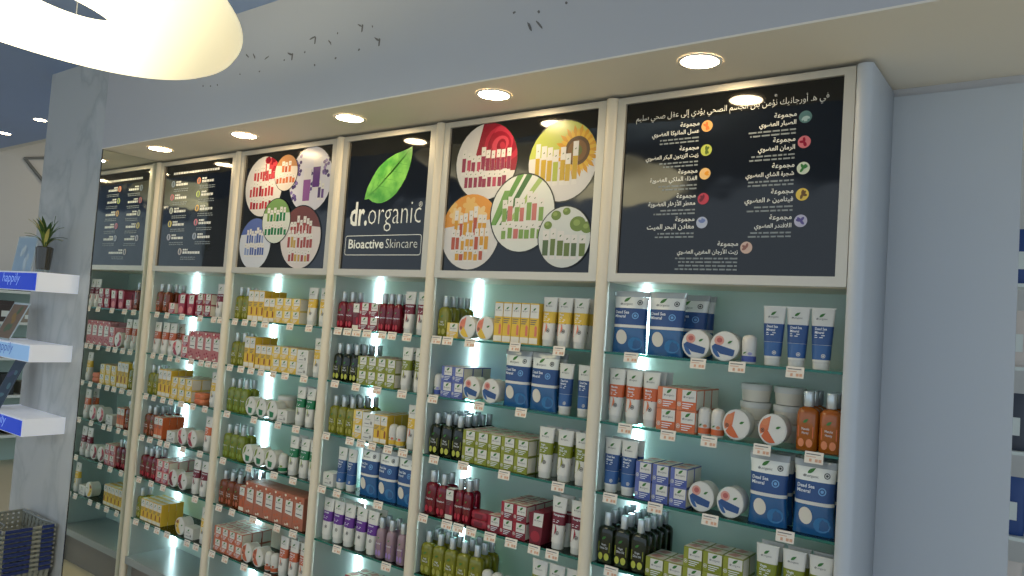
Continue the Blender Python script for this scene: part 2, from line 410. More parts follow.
def arabic_sign():
    t, fx, w, h = sign(4)
    P = lambda u, v: (fx+u, h-v)
    mb = MB(); x, z = P(.660, .062)
    v, f = text_polys(arabic('في هـ. أورجانيك نؤمن بأن الجسم الصحي يؤدي إلى عقل صحي سليم'), 1, -.008, 'RIGHT')
    sc = .622/(max(a for a, b in v)-min(a for a, b in v))
    mb.add([(x+a*sc, .0033, z+b*sc*1.15) for a, b in v], f, INK); add_text(mb, '®', x-.158, z+.026, .011, yface, INK); mb.build('lettering', t)
    ic = [(.292, .104), (.294, .182), (.294, .258), (.293, .338), (.293, .414), (.596, .108), (.596, .183), (.597, .261), (.598, .339), (.597, .417), (.44, .495)]
    colr = [((236, 178, 110), (226, 120, 60)), ((190, 200, 90), (90, 110, 40)), ((244, 200, 130), (240, 160, 40)), ((200, 60, 80), (110, 14, 40)), ((190, 200, 225), (110, 130, 190)),
            ((90, 130, 130), (170, 200, 200)), ((215, 120, 130), (150, 20, 50)), ((220, 232, 210), (60, 130, 60)), ((240, 210, 90), (110, 80, 30)), ((200, 200, 225), (90, 80, 150)), ((226, 196, 180), (150, 100, 90))]
    tx = ['عسل المانوكا العضوي', 'زيت الزيتون البكر العضوي', 'الغذاء الملكي العضوية', 'معطر الأزهار العضوية', 'معادن البحر الميت',
          'الصبار العضوي', 'الرمان العضوي', 'شجرة الشاي العضوي', 'فيتامين هـ العضوي', 'اللافندر العضوي', 'زيت الأرجان المغربي العضوي']
    for k, (u, v0) in enumerate(ic):
        x, z = P(u, v0); r = .0185
        m1, m2 = col(colr[k][0]), col(colr[k][1])
        mb = MB().ydisc(x, z, r, .0025, .0042, m1, 24)
        rr = random.Random(k)
        for q in range(4):
            a = rr.uniform(0, 6.28); mb.flat([ell(x+math.cos(a)*r*.35, z+math.sin(a)*r*.35, r*.42, r*.22, a)], lambda a, b: .0025, m2, .0003+.00005*q)
        mb.build('range_icon', t)
        mb = MB(); x -= .026
        add_text(mb, arabic('مجموعة'), x, z+.006, .021, yface, INK, align='RIGHT', bold=.012)
        vt, ft = text_polys(arabic(tx[k]), 1, .014, 'RIGHT')
        wd = max(a for a, b in vt)-min(a for a, b in vt); want = (.20 if k == 10 else .185 if k == 1 else .165 if k < 5 else .11+.035*(k in (7, 8)))
        sc = min(.027, want/wd)
        mb.add([(x+a*sc, .0033, z-.018+b*sc) for a, b in vt], ft, INK); mb.build('lettering', t)
        mb = MB()
        for L in range(2 if k < 10 else 4):
            bars(mb, x, z-.036-.0115*L, (.15 if k < 10 else .215)*random.uniform(.8, 1), GREY, .005, k*7+L, True)
        mb.build('small_print', t)
def english_sign():
    t, fx, w, h = sign(0)
    P = lambda u, v: (fx+u, h-v)
    mb = MB(); bars(mb, *P(.10, .055), .46, INK, .012, 5); mb.build('lettering', t)
    ic = [(.105, .109), (.104, .185), (.107, .262), (.104, .338), (.105, .414), (.371, .103), (.373, .178), (.374, .257), (.374, .335), (.372, .412), (.237, .497)]
    colr = [(150, 170, 190), (220, 120, 130), (220, 225, 210), (240, 220, 120), (210, 210, 225), (240, 150, 110), (190, 210, 110), (240, 190, 100), (225, 130, 150), (190, 200, 220), (215, 205, 200)]
    for k, (u, v0) in enumerate(ic):
        x, z = P(u, v0); r = .0185
        mb = MB().ydisc(x, z, r, .0025, .0042, col(colr[k]), 20)
        mb.flat([ell(x, z, r*.4, r*.75)], lambda a, b: .0025, col((90, 100, 110)), .0003); mb.build('range_icon', t)
        mb = MB(); bars(mb, x+.03, z+.006, .05, INK, .009, k); bars(mb, x+.03, z-.012, .12 + .05*(k == 10), INK, .013, k+20); mb.build('lettering', t)
        mb = MB()
        for L in range(2): bars(mb, x+.01, z-.034-.011*L, .15, GREY, .005, k*5+L)
        mb.build('small_print', t)
def leaf_poly(cx, cz, L, wd, ang, n=9):
    pts = []
    for k in range(n+1):
        s = k/n; pts.append((s*L-L/2, wd*math.sin(PI*s**.85)*(1-.25*s)))
    for k in range(n-1, 0, -1):
        s = k/n; pts.append((s*L-L/2, -wd*math.sin(PI*s**.85)*(1-.25*s)))
    return [(cx+x*math.cos(ang)-z*math.sin(ang), cz+x*math.sin(ang)+z*math.cos(ang)) for x, z in pts]
def leaf_material():
    m = bpy.data.materials.new('leaf_logo_green'); m.use_nodes = True; nt = m.node_tree; b = nt.nodes['Principled BSDF']
    tc = nt.nodes.new('ShaderNodeTexCoord'); n = nt.nodes.new('ShaderNodeTexNoise'); n.inputs['Scale'].default_value = 14; n.inputs['Detail'].default_value = 4
    r = nt.nodes.new('ShaderNodeValToRGB'); e = r.color_ramp.elements
    e[0].position = .35; e[0].color = (*lin((66, 138, 52)), 1); e[1].position = .7; e[1].color = (*lin((126, 190, 84)), 1)
    nt.links.new(tc.outputs['Object'], n.inputs['Vector']); nt.links.new(n.outputs['Fac'], r.inputs[0]); nt.links.new(r.outputs[0], b.inputs['Base Color']); b.inputs['Roughness'].default_value = .25
    return m
def logo_sign():
    t, fx, w, h = sign(2)
    P = lambda u, v: (fx+u, h-v)
    up = [(.126, .271), (.132, .245), (.142, .215), (.163, .182), (.19, .145), (.213, .124), (.25, .10), (.30, .08), (.35, .07), (.40, .055)]
    lo = [(.402, .09), (.398, .12), (.388, .155), (.372, .191), (.35, .222), (.325, .25), (.299, .269), (.27, .282), (.24, .290), (.211, .290), (.18, .283), (.155, .268)]
    mid = [(.126+(.40-.126)*k/8, .271+(.055-.271)*k/8) for k in range(9)]
    LM = leaf_material()
    mb = MB(); vs = [P(*q) for q in up+lo]; mb.flat([vs], yface, LM, .0015)
    vein = col((84, 158, 66)); mb.flat([[P(.126, .271), P(.20, .222), P(.30, .15), P(.395, .06), P(.296, .153), P(.197, .228)]], yface, vein, .0022)
    for k in range(1, 6):
        s = k/7; a = (.126+.27*s, .271-.211*s)
        for d in ((-.0, -.055), (.075, .02)):
            b2 = (a[0]+d[0]*(1-.3*s)+.02, a[1]+d[1]*(1-.3*s))
            mb.flat([[P(*a), P(a[0]+.002, a[1]+.003), P(*b2)]], yface, vein, .0021)
    mb.build('leaf_emblem', t)
    mb = MB(); x, z = P(.041, .383)
    v, f = text_polys('dr.', 1, .022); s = .112/max(a for a, b in v); mb.add([(x+a*s, .0033, z+b*.107/.72) for a, b in v], f, INK)
    x, z = P(.160, .383)
    v, f = text_polys('organic', 1, -.016); s = .318/max(a for a, b in v); mb.add([(x+a*s, .0033, z+b*.112/.76) for a, b in v], f, INK)
    add_text(mb, '®', *P(.462, .315), .03, yface, INK)
    mb.build('lettering', t)
    mb = MB(); x, z = P(.045, .487)
    v, f = text_polys('Bioactive', 1, .016); s = .225/max(a for a, b in v); mb.add([(x+a*s, .0033, z+b*.058) for a, b in v], f, INK)
    x, z = P(.282, .487)
    v, f = text_polys('Skincare', 1, -.014); s = .188/max(a for a, b in v); mb.add([(x+a*s, .0033, z+b*.058) for a, b in v], f, INK)
    mb.build('lettering', t)
    mb = MB(); x0, z1 = P(.022, .43); x1, z0 = P(.492, .518); r = .012; rw = .0028
    def rr(d):
        o = []
        for cx, cz, a0 in ((x1-r, z1-r, 0), (x0+r, z1-r, PI/2), (x0+r, z0+r, PI), (x1-r, z0+r, 1.5*PI)):
            o += [(cx+(r-d)*math.cos(a0+PI/2*k/4), cz+(r-d)*math.sin(a0+PI/2*k/4)) for k in range(5)]
        return o
    A, B = rr(0), rr(rw); n = len(A)
    mb.add([(x, .0033, z) for x, z in A+B], [(k, (k+1) % n, n+(k+1) % n, n+k) for k in range(n)], INK); mb.build('border', t)
def round_photo(t, fx, w, h, u, v, r, base, draw, layer, ring=True):
    cx, cz = fx+u, h-v; y = .0036-.0016*layer
    mb = MB(); cnt = [0]
    def put(poly, m, e=0.):
        p = clip_circle(poly, cx, cz, r) if e else poly
        p = p and clip_rect(p, fx, fx+w, 0, h)
        cnt[0] += 1; e2 = e+cnt[0]*6e-6
        if p: mb.add([(x, y-e2, z) for x, z in p], [tuple(range(len(p)))], m)
    if ring: put(ell(cx, cz, r*1.035, r*1.035, 0, 40), RING)
    put(ell(cx, cz, r, r, 0, 40), base, .00008)
    draw(cx, cz, r, put)
    mb.build('round_photo', t)
PAPER = col((232, 228, 224))
def packs(cx, cz, r, put, rows, c1, c2, seed, wd=.17):
    """printed picture of standing packages"""
    rnd = random.Random(seed); wd *= .8
    for z0, n, hgt in rows:
        n += 2 if n > 3 else 0; hgt *= 1.12
        for k in range(n):
            x = cx+(k-(n-1)/2)*wd*r*1.18+rnd.uniform(-.02, .02)*r; hh = hgt*r*rnd.uniform(.8, 1.15); w2 = wd*r*rnd.uniform(.4, .5); z = cz+z0*r
            put([(x-w2, z), (x+w2, z), (x+w2*1.05, z+hh), (x-w2*1.05, z+hh)], col((240, 236, 230)), .00016)
            put([(x-w2*.95, z+hh*.12), (x+w2*.95, z+hh*.12), (x+w2*.98, z+hh*.66), (x-w2*.98, z+hh*.66)], c1 if rnd.random() < .7 else c2, .00022)
            put(leaf_poly(x, z+hh*.83, w2*.9, w2*.22, .7, 4), col((70, 110, 60)), .00026)
def posters():
    t, fx, w, h = sign(3)
    def rose(cx, cz, r, put):
        put([(cx-.15*r, cz+r), (cx-.35*r, cz+.2*r), (cx+.1*r, cz-.25*r), (cx+1.1*r, cz-.3*r), (cx+1.1*r, cz+r)], col((150, 18, 44)), .00012)
        rc = (cx+.48*r, cz+.42*r)
        for k, (s, d) in enumerate([(.62, 0), (.54, .6), (.44, 1.5), (.36, 2.6), (.27, 3.4), (.18, 4.4), (.1, 5.2)]):
            put(ell(rc[0]+math.cos(d)*.05*r, rc[1]+math.sin(d)*.05*r, s*r, s*r*.8, d, 16), col([(190, 36, 62), (146, 14, 40), (204, 50, 76), (160, 20, 46), (214, 66, 88), (140, 12, 36), (190, 40, 64)][k]), .00013+.00001*k)
        packs(cx, cz, r, put, [(-.32, 8, .55), (-.72, 7, .42)], col((150, 34, 74)), col((196, 60, 96)), 1)
    def sunf(cx, cz, r, put):
        put([(cx-r, cz+.1*r), (cx+r, cz+.2*r), (cx+r, cz+r), (cx-r, cz+r)], col((196, 206, 96)), .0001)
        c = (cx+.42*r, cz+.22*r)
        for q in range(2):
            for k in range(18):
                a = 2*PI*(k+.5*q)/18; L = .66-.1*q
                put([(c[0]+.28*r*math.cos(a-.14), c[1]+.28*r*math.sin(a-.14)), (c[0]+L*.8*r*math.cos(a-.1), c[1]+L*.8*r*math.sin(a-.1)), (c[0]+L*r*math.cos(a), c[1]+L*r*math.sin(a)), (c[0]+L*.8*r*math.cos(a+.1), c[1]+L*.8*r*math.sin(a+.1)), (c[0]+.28*r*math.cos(a+.14), c[1]+.28*r*math.sin(a+.14))],
                    col((238, 190, 50) if q else (222, 160, 30)), .00012+.00001*q)
        for s, cc in ((.36, (92, 62, 24)), (.27, (130, 90, 40)), (.14, (104, 112, 44))): put(ell(c[0], c[1], s*r, s*r), col(cc), .00015+.00003*(1-s))
        packs(cx-.18*r, cz, r, put, [(-.6, 5, .85)], col((206, 170, 40)), col((178, 190, 70)), 2, .2)
    def honey(cx, cz, r, put):
        put([(cx-r, cz+.1*r), (cx+r, cz+.35*r), (cx+r, cz+r), (cx-r, cz+r)], col((236, 160, 60)), .0001)
        for q, (a, b) in enumerate([(-.5, .45), (-.05, .7), (.3, .45), (-.75, .75)]):
            for k in range(6):
                th = 2*PI*k/6+q; put(ell(cx+a*r+.13*r*math.cos(th), cz+b*r+.13*r*math.sin(th), .13*r, .08*r, th, 10), col((244, 196, 110) if q % 2 else (248, 214, 150)), .00012)
        packs(cx, cz, r, put, [(-.2, 5, .7), (-.55, 6, .5), (-.8, 4, .34)], col((222, 162, 44)), col((190, 90, 60)), 3)
    def aloe(cx, cz, r, put):
        for x0, x1, z1, cc in ((-.95, -.2, 1.0, (96, 150, 60)), (-.7, .15, 1.1, (60, 112, 50)), (-.5, .6, 1.05, (168, 196, 110)), (-1, -.6, .6, (120, 168, 84))):
            put([(cx+x0*r, cz-.3*r), (cx+x0*r+.14*r, cz-.3*r), (cx+x1*r+.2*r, cz+z1*r), (cx+x1*r, cz+z1*r)], col(cc), .00012)
        packs(cx+.02*r, cz, r, put, [(-.3, 5, .7), (-.72, 5, .42)], col((130, 170, 80)), col((206, 120, 110)), 4, .2)
    def olive(cx, cz, r, put):
        for a, b, s in ((-.35, .72, .17), (.05, .84, .13), (.5, .42, .26), (.85, .3, .2), (-.65, .4, .14)): put(ell(cx+a*r, cz+b*r, s*r*1.15, s*r*.95), col((112, 140, 50)), .00012); put(ell(cx+a*r-.04*r, cz+b*r+.04*r, s*r*.5, s*r*.4), col((150, 176, 84)), .00014)
        packs(cx, cz, r, put, [(-.72, 4, .8)], col((110, 130, 60)), col((90, 112, 70)), 5, .3)
    for a in (((.190, .150, .152), PAPER, rose, 0), ((.545, .175, .148), PAPER, sunf, 0), ((.133, .425, .149), PAPER, honey, 0), ((.381, .359, .146), col((236, 240, 232)), aloe, 1), ((.576, .453, .110), col((226, 230, 224)), olive, 2)):
        round_photo(t, fx, w, h, *a[0], a[1], a[2], a[3])
    t, fx, w, h = sign(1)
    def berry(cx, cz, r, put):
        rnd = random.Random(9)
        for k in range(26): put(ell(cx+r*rnd.uniform(.0, .8), cz+r*rnd.uniform(.25, .95), .13*r, .12*r, 0, 8), col([(176, 24, 44), (206, 60, 70), (140, 14, 34)][k % 3]), .0001+.000002*k)
        packs(cx-.1*r, cz, r, put, [(.1, 4, .5), (-.4, 6, .5), (-.8, 5, .4)], col((196, 60, 66)), col((150, 30, 50)), 11)
    def peach(cx, cz, r, put):
        put([(cx-r, cz+.45*r), (cx+r, cz+.3*r), (cx+r, cz+r), (cx-r, cz+r)], col((196, 140, 90)), .0001)
        packs(cx, cz, r, put, [(-.05, 3, .6), (-.65, 4, .5)], col((214, 120, 70)), col((180, 80, 50)), 12, .3)
    def lav(cx, cz, r, put):
        rnd = random.Random(4)
        for st in ((-.75, -.3), (-.62, .5), (.72, .35), (.02, -.05)):
            for k in range(14): put(ell(cx+r*(st[0]+rnd.uniform(-.13, .13)), cz+r*(st[1]+rnd.uniform(-.35, .35)), .07*r, .06*r, 0, 7), col([(104, 84, 150), (70, 54, 112), (140, 120, 184)][k % 3]), .0001+.000002*k)
        for x, z, hh, cc in ((-.3, -.75, 1.1, (150, 90, 160)), (.12, -.35, 1.05, (98, 50, 132))):
            put([(cx+x*r, cz+z*r), (cx+(x+.32)*r, cz+z*r), (cx+(x+.34)*r, cz+(z+hh)*r), (cx+(x-.02)*r, cz+(z+hh)*r)], col((232, 228, 232)), .00018)
            put([(cx+x*r, cz+(z+.1)*r), (cx+(x+.32)*r, cz+(z+.1)*r), (cx+(x+.33)*r, cz+(z+hh*.68)*r), (cx+(x-.01)*r, cz+(z+hh*.68)*r)], col(cc), .00022)
        packs(cx+.55*r, cz, r, put, [(-.65, 2, .5)], col((120, 90, 150)), col((90, 70, 120)), 13)
    def tea(cx, cz, r, put):
        put([(cx-r, cz+.35*r), (cx+r, cz+.35*r), (cx+r, cz+r), (cx-r, cz+r)], col((120, 160, 90)), .0001)
        packs(cx, cz, r, put, [(-.1, 4, .6), (-.7, 5, .5)], col((40, 130, 80)), col((130, 170, 90)), 14, .24)
    def dates(cx, cz, r, put):
        put([(cx-r, cz+.5*r), (cx+r, cz+.3*r), (cx+r, cz+r), (cx-r, cz+r)], col((120, 66, 60)), .0001)
        packs(cx, cz, r, put, [(.05, 5, .5), (-.4, 6, .5), (-.82, 5, .4)], col((172, 80, 76)), col((204, 170, 90)), 15)
    def sea(cx, cz, r, put):
        put([(cx-r, cz+.35*r), (cx+r, cz+.45*r), (cx+r, cz+r), (cx-r, cz+r)], col((96, 116, 184)), .0001)
        packs(cx, cz, r, put, [(-.05, 5, .55), (-.5, 6, .5)], col((88, 110, 176)), col((150, 170, 214)), 16)
    for a in (((.171, .169, .153), PAPER, berry, 0), ((.537, .155, .158), col((226, 224, 236)), lav, 0), ((.137, .460, .130), col((226, 230, 240)), sea, 0), ((.498, .432, .150), col((232, 222, 220)), dates, 1), ((.348, .111, .089), col((238, 226, 214)), peach, 1), ((.302, .348, .110), col((226, 234, 222)), tea, 2)):
        round_photo(t, fx, w, h, *a[0], a[1], a[2], a[3])
english_sign(); posters(); logo_sign(); arabic_sign()

# ------------------------------------------------------------------ goods on the shelves
PLASTIC = mat('white_plastic', (210, 208, 200), .35)
CREAMP = mat('cream_plastic', (222, 214, 196), .4)
CAPW = mat('white_cap', (204, 202, 194), .3)
SILVER = mat('clear_silver_cap', (196, 204, 206), .18, metal=.45)
LEAFG = mat('small_leaf_green', (52, 112, 42), .4)
TXT = mat('pack_grey_print', (96, 98, 100), .5)
TXTW = mat('pack_white_print', (222, 226, 230), .5)
BADGE = mat('badge_dark', (52, 52, 50), .5)
FILM = mat('clear_film', (196, 200, 200), .12, spec=.8, trans=.35)
OVAL = mat('cream_oval', (212, 206, 192), .5)
SKINP = mat('flower_pink_print', (206, 150, 136), .5)
# theme: words for the label, band, lower print, accent, liquid, lettering
TH = {
 'sea':   ('blue white', (42, 76, 128), (48, 90, 144), (196, 150, 150), (40, 90, 150), ('Dead Sea', 'Mineral')),
 'vio':   ('violet', (66, 82, 150), (98, 110, 170), (150, 150, 190), (60, 70, 150), ('Dead Sea', 'Mineral')),
 'man':   ('orange', (200, 98, 52), (206, 118, 78), (208, 128, 86), (176, 96, 28), ('Manuka', 'Honey')),
 'roy':   ('yellow', (216, 178, 58), (214, 126, 98), (208, 118, 92), (170, 150, 40), ('Royal', 'Jelly')),
 'vit':   ('golden', (216, 176, 58), (222, 192, 90), (140, 82, 40), (158, 146, 40), ('Vitamin E',)),
 'oli':   ('olive', (122, 130, 26), (140, 146, 50), (176, 178, 70), (24, 34, 12), ('Virgin', 'Olive Oil')),
 'oil':   ('lime', (172, 170, 56), (150, 146, 44), (150, 146, 60), (134, 134, 34), ('Virgin', 'Olive Oil')),
 'pom':   ('crimson', (110, 26, 42), (152, 36, 52), (172, 38, 54), (120, 14, 34), ('Pomegranate',)),
 'lav':   ('purple', (92, 40, 132), (226, 222, 214), (150, 120, 180), (168, 140, 150), ('Lavender',)),
 'tea':   ('green', (20, 112, 68), (150, 164, 90), (120, 140, 50), (128, 140, 44), ('Aloe Vera',)),
 'arg':   ('copper', (184, 92, 58), (196, 112, 84), (160, 84, 56), (124, 58, 24), ('Moroccan', 'Argan Oil')),
 'ros':   ('pink', (150, 40, 62), (206, 120, 120), (190, 80, 84), (158, 60, 48), ('Rose Otto',)),
}
def bandm(t): return mat('band_'+t, TH[t][1], .4)
def lowm(t): return mat('lower_'+t, TH[t][2], .4)
def accm(t): return mat('accent_'+t, TH[t][3], .45)
def liqm(t): return mat('liquid_'+t, TH[t][4], .08, coat=.6, trans=.25, ior=1.33)
def brand(parts, x, z, s, yf, tm=None):
    mb = MB().flat([leaf_poly(x, z+.010*s, .024*s, .0052*s, .62)], yf, LEAFG, .0009); parts['leaf_emblem'] = mb
    mb = parts.setdefault('lettering', MB())
    add_text(mb, 'dr.', x-.020*s, z-.006*s, .0095*s, yf, TXT, .0009, bold=.03)
    add_text(mb, 'organic', x-.009*s, z-.006*s, .0095*s, yf, TXT, .0009)
def ringp(x, z, r, yf, m, mb):
    A = ell(x, z, r, r, 0, 14); B = ell(x, z, r*.72, r*.72, 0, 14)
    for k in range(14):
        mb.flat([[A[k], A[(k+1) % 14], B[(k+1) % 14], B[k]]], yf, m, .0012)
    mb.flat([ell(x, z, r*.42, r*.42, 0, 8)], yf, m, .0012)
def tube(t):
    H = .21; th = TH[t]; p = {}
    T = lambda z: max(0, min(1, (z-.027)/(H-.027)))
    rx = lambda z: .0285+.0125*T(z); ry = lambda z: .022*(1-T(z))**.8+.0022
    yf = lambda x, z: -ry(z)*max(0, 1-abs(x/rx(z))**2.6)**(1/2.6)
    p['cap'] = MB().loft([(0, .0262, .0208, 2.4), (.002, .027, .0214, 2.4), (.026, .0275, .0215, 2.4)], CAPW)
    zs = [.0265+(H-.0265)*k/6 for k in range(7)]
    p['body'] = MB().loft([(z, rx(z), ry(z), 2.6) for z in zs], PLASTIC)
    p['crimp'] = MB().box(-.042, .042, -.0026, .0026, H, H+.004, PLASTIC)
    z0, z1 = (.10, .150)
    if t == 'sea': z0 = .085
    if t == 'lav': z0, z1 = .095, .148
    p['label_band'] = MB().loft([(z, rx(z)+.0006, ry(z)+.0006, 2.6) for z in (z0, (z0+z1)/2, z1)], bandm(t), cap0=False, cap1=False)
    low = MB()
    if t == 'sea':
        low.loft([(z, rx(z)+.0006, ry(z)+.0006, 2.6) for z in (.034, .06, .084)], lowm(t), cap0=False, cap1=False)
        ringp(.012, .047, .007, yf, PLASTIC, low)
    else:
        low.flat([[(-.027, .098), (-.004, .098), (.004, .080), (-.006, .060), (-.022, .046), (-.0268, .05)]], yf, lowm(t), .001)
        ringp(.008, .068, .0085, yf, BADGE, low)
        low.flat([[(-.026, .0985), (.016, .0985), (.016, .1025), (-.026, .1025)]], yf, BADGE, .0012)
    p['lower_print'] = low
    brand(p, -.001, .178, 1.0, yf)
    mb = p['lettering']
    for k, w in enumerate(th[5]): add_text(mb, w, -.022, .136-.0125*k, .0125, yf, TXTW, .0013, bold=.02, sx=.85)
    for k in range(2): mb.flat([[(-.022, .116-.007*k), (.012-.006*k, .116-.007*k), (.012-.006*k, .1185-.007*k), (-.022, .1185-.007*k)]], yf, TXTW, .0013)
    return p, (.082, .05, .214), 'tube', 'skincare_tube', 'tube'
def bottle_kind(H, W, D, name='bottle', cr=.0118):
    def f(t):
        p = {}; hb = H*.74; rx, ry = W/2, D/2
        yf = lambda x, z: -ry*max(0, 1-abs(x/rx)**3.2)**(1/3.2)
        L = liqm(t)
        p['body'] = MB().loft([(0, rx*.9, ry*.85, 3.2), (.004, rx, ry, 3.2), (hb*.80, rx, ry, 3.2), (hb*.90, rx*.95, ry*.95, 3), (hb*.96, rx*.78, ry*.8, 2.6), (hb*.985, rx*.5, ry*.6, 2.2), (hb, .011, .0105, 2)], L)
        p['cap'] = MB().loft([(hb, cr*.86, cr*.86, 2.6), (hb+.002, cr, cr*.95, 3), (H-.002, cr, cr*.95, 3), (H, cr*.92, cr*.88, 3)], SILVER, 12)
        lab = MB().flat([[(-rx*.72, hb*.30), (rx*.72, hb*.30), (rx*.72, hb*.56), (-rx*.72, hb*.56)]], yf, bandm(t), .0008)
        for s in (-1, 1): lab.flat([ell(s*rx*.38, hb*.18, rx*.3, hb*.1, 0, 10)], yf, accm(t), .0008)
        p['label_panel'] = lab
        mb = MB().flat([leaf_poly(0, hb*.68, W*.3, W*.07, .62)], yf, LEAFG, .0009); p['leaf_emblem'] = mb
        mb = MB()
        for k, w in enumerate(TH[t][5]): add_text(mb, w, 0, hb*.47-.011*k, .0105, yf, TXTW, .0012, align='CENTER', sx=.75)
        p['lettering'] = mb
        return p, (W, D, H), name, 'oil_bottle', 'bottle'
    return f
def jar_edge(t):
    R_, D = .047, .056; p = {}; y0 = -D/2; c = R_
    p['tub'] = MB().ydisc(0, c, R_*.93, y0+.016, y0+D, PLASTIC, 28)
    p['lid'] = MB().ydisc(0, c, R_*.98, y0+.001, y0+.0165, CAPW, 28).ydisc(0, c, R_*.9, y0, y0+.002, PLASTIC, 28)
    yf = lambda x, z: y0; pr = MB(); r = R_*.86
    def put(poly, m, e):
        q = clip_circle(poly, 0, c, r)
        if q: pr.flat([q], yf, m, e)
    if t in ('sea', 'vio'):
        put(ell(-.017, c+.017, .016, .015), SKINP, .0005); put(ell(-.016, c+.018, .009, .008), mat('flower_rose_print', (178, 96, 92), .5), .0007)
        put([(-.04, c+.008), (-.034, c+.012), (.034, c-.012), (.028, c-.034)] and [(-.04, c-.002), (-.03, c+.006), (.034, c-.010), (.030, c-.030), (-.012, c-.024)], bandm('sea'), .0006)
        put([(-.042, c), (-.03, c-.002), (-.012, c-.034), (-.03, c-.036)], lowm('sea'), .0005)
        put(leaf_poly(.018, c+.014, .018, .004, .5), LEAFG, .0008)
    elif t == 'tea':
        put([(-.04, c-.01), (-.03, c+.03), (-.012, c+.042), (-.022, c+.008)], accm(t), .0005); put([(-.02, c-.006), (.018, c-.01), (.014, c-.034), (-.014, c-.036)], bandm(t), .0006)
        put(leaf_poly(.006, c+.018, .018, .004, .8), LEAFG, .0008)
    else:
        put([(-.005, c+.04), (-.042, c+.02), (-.042, c-.02), (-.012, c-.002)], lowm(t), .0005)
        put([(-.018, c+.002), (.012, c-.038), (-.02, c-.042), (-.036, c-.026)], bandm(t), .0006); put(ell(-.024, c+.02, .012, .010), accm(t), .0007)
        put(leaf_poly(.02, c+.008, .018, .0042, .4), LEAFG, .0008); ringp(-.03, c-.004, .006, yf, BADGE, pr)
    p['lid_print'] = pr
    return p, (R_*1.97, D, R_*2), 'jar', 'cream_jar', 'jar'
def tub(t):
    p = {}
    p['base'] = MB().loft([(0, .042, .042, 2), (.036, .046, .046, 2)], CREAMP, 24)
    p['lid'] = MB().loft([(.0362, .0485, .0485, 2), (.053, .0485, .0485, 2), (.055, .046, .046, 2)], PLASTIC, 24)
    return p, (.098, .098, .0555), 'tub', 'cream_tub', 'jar'
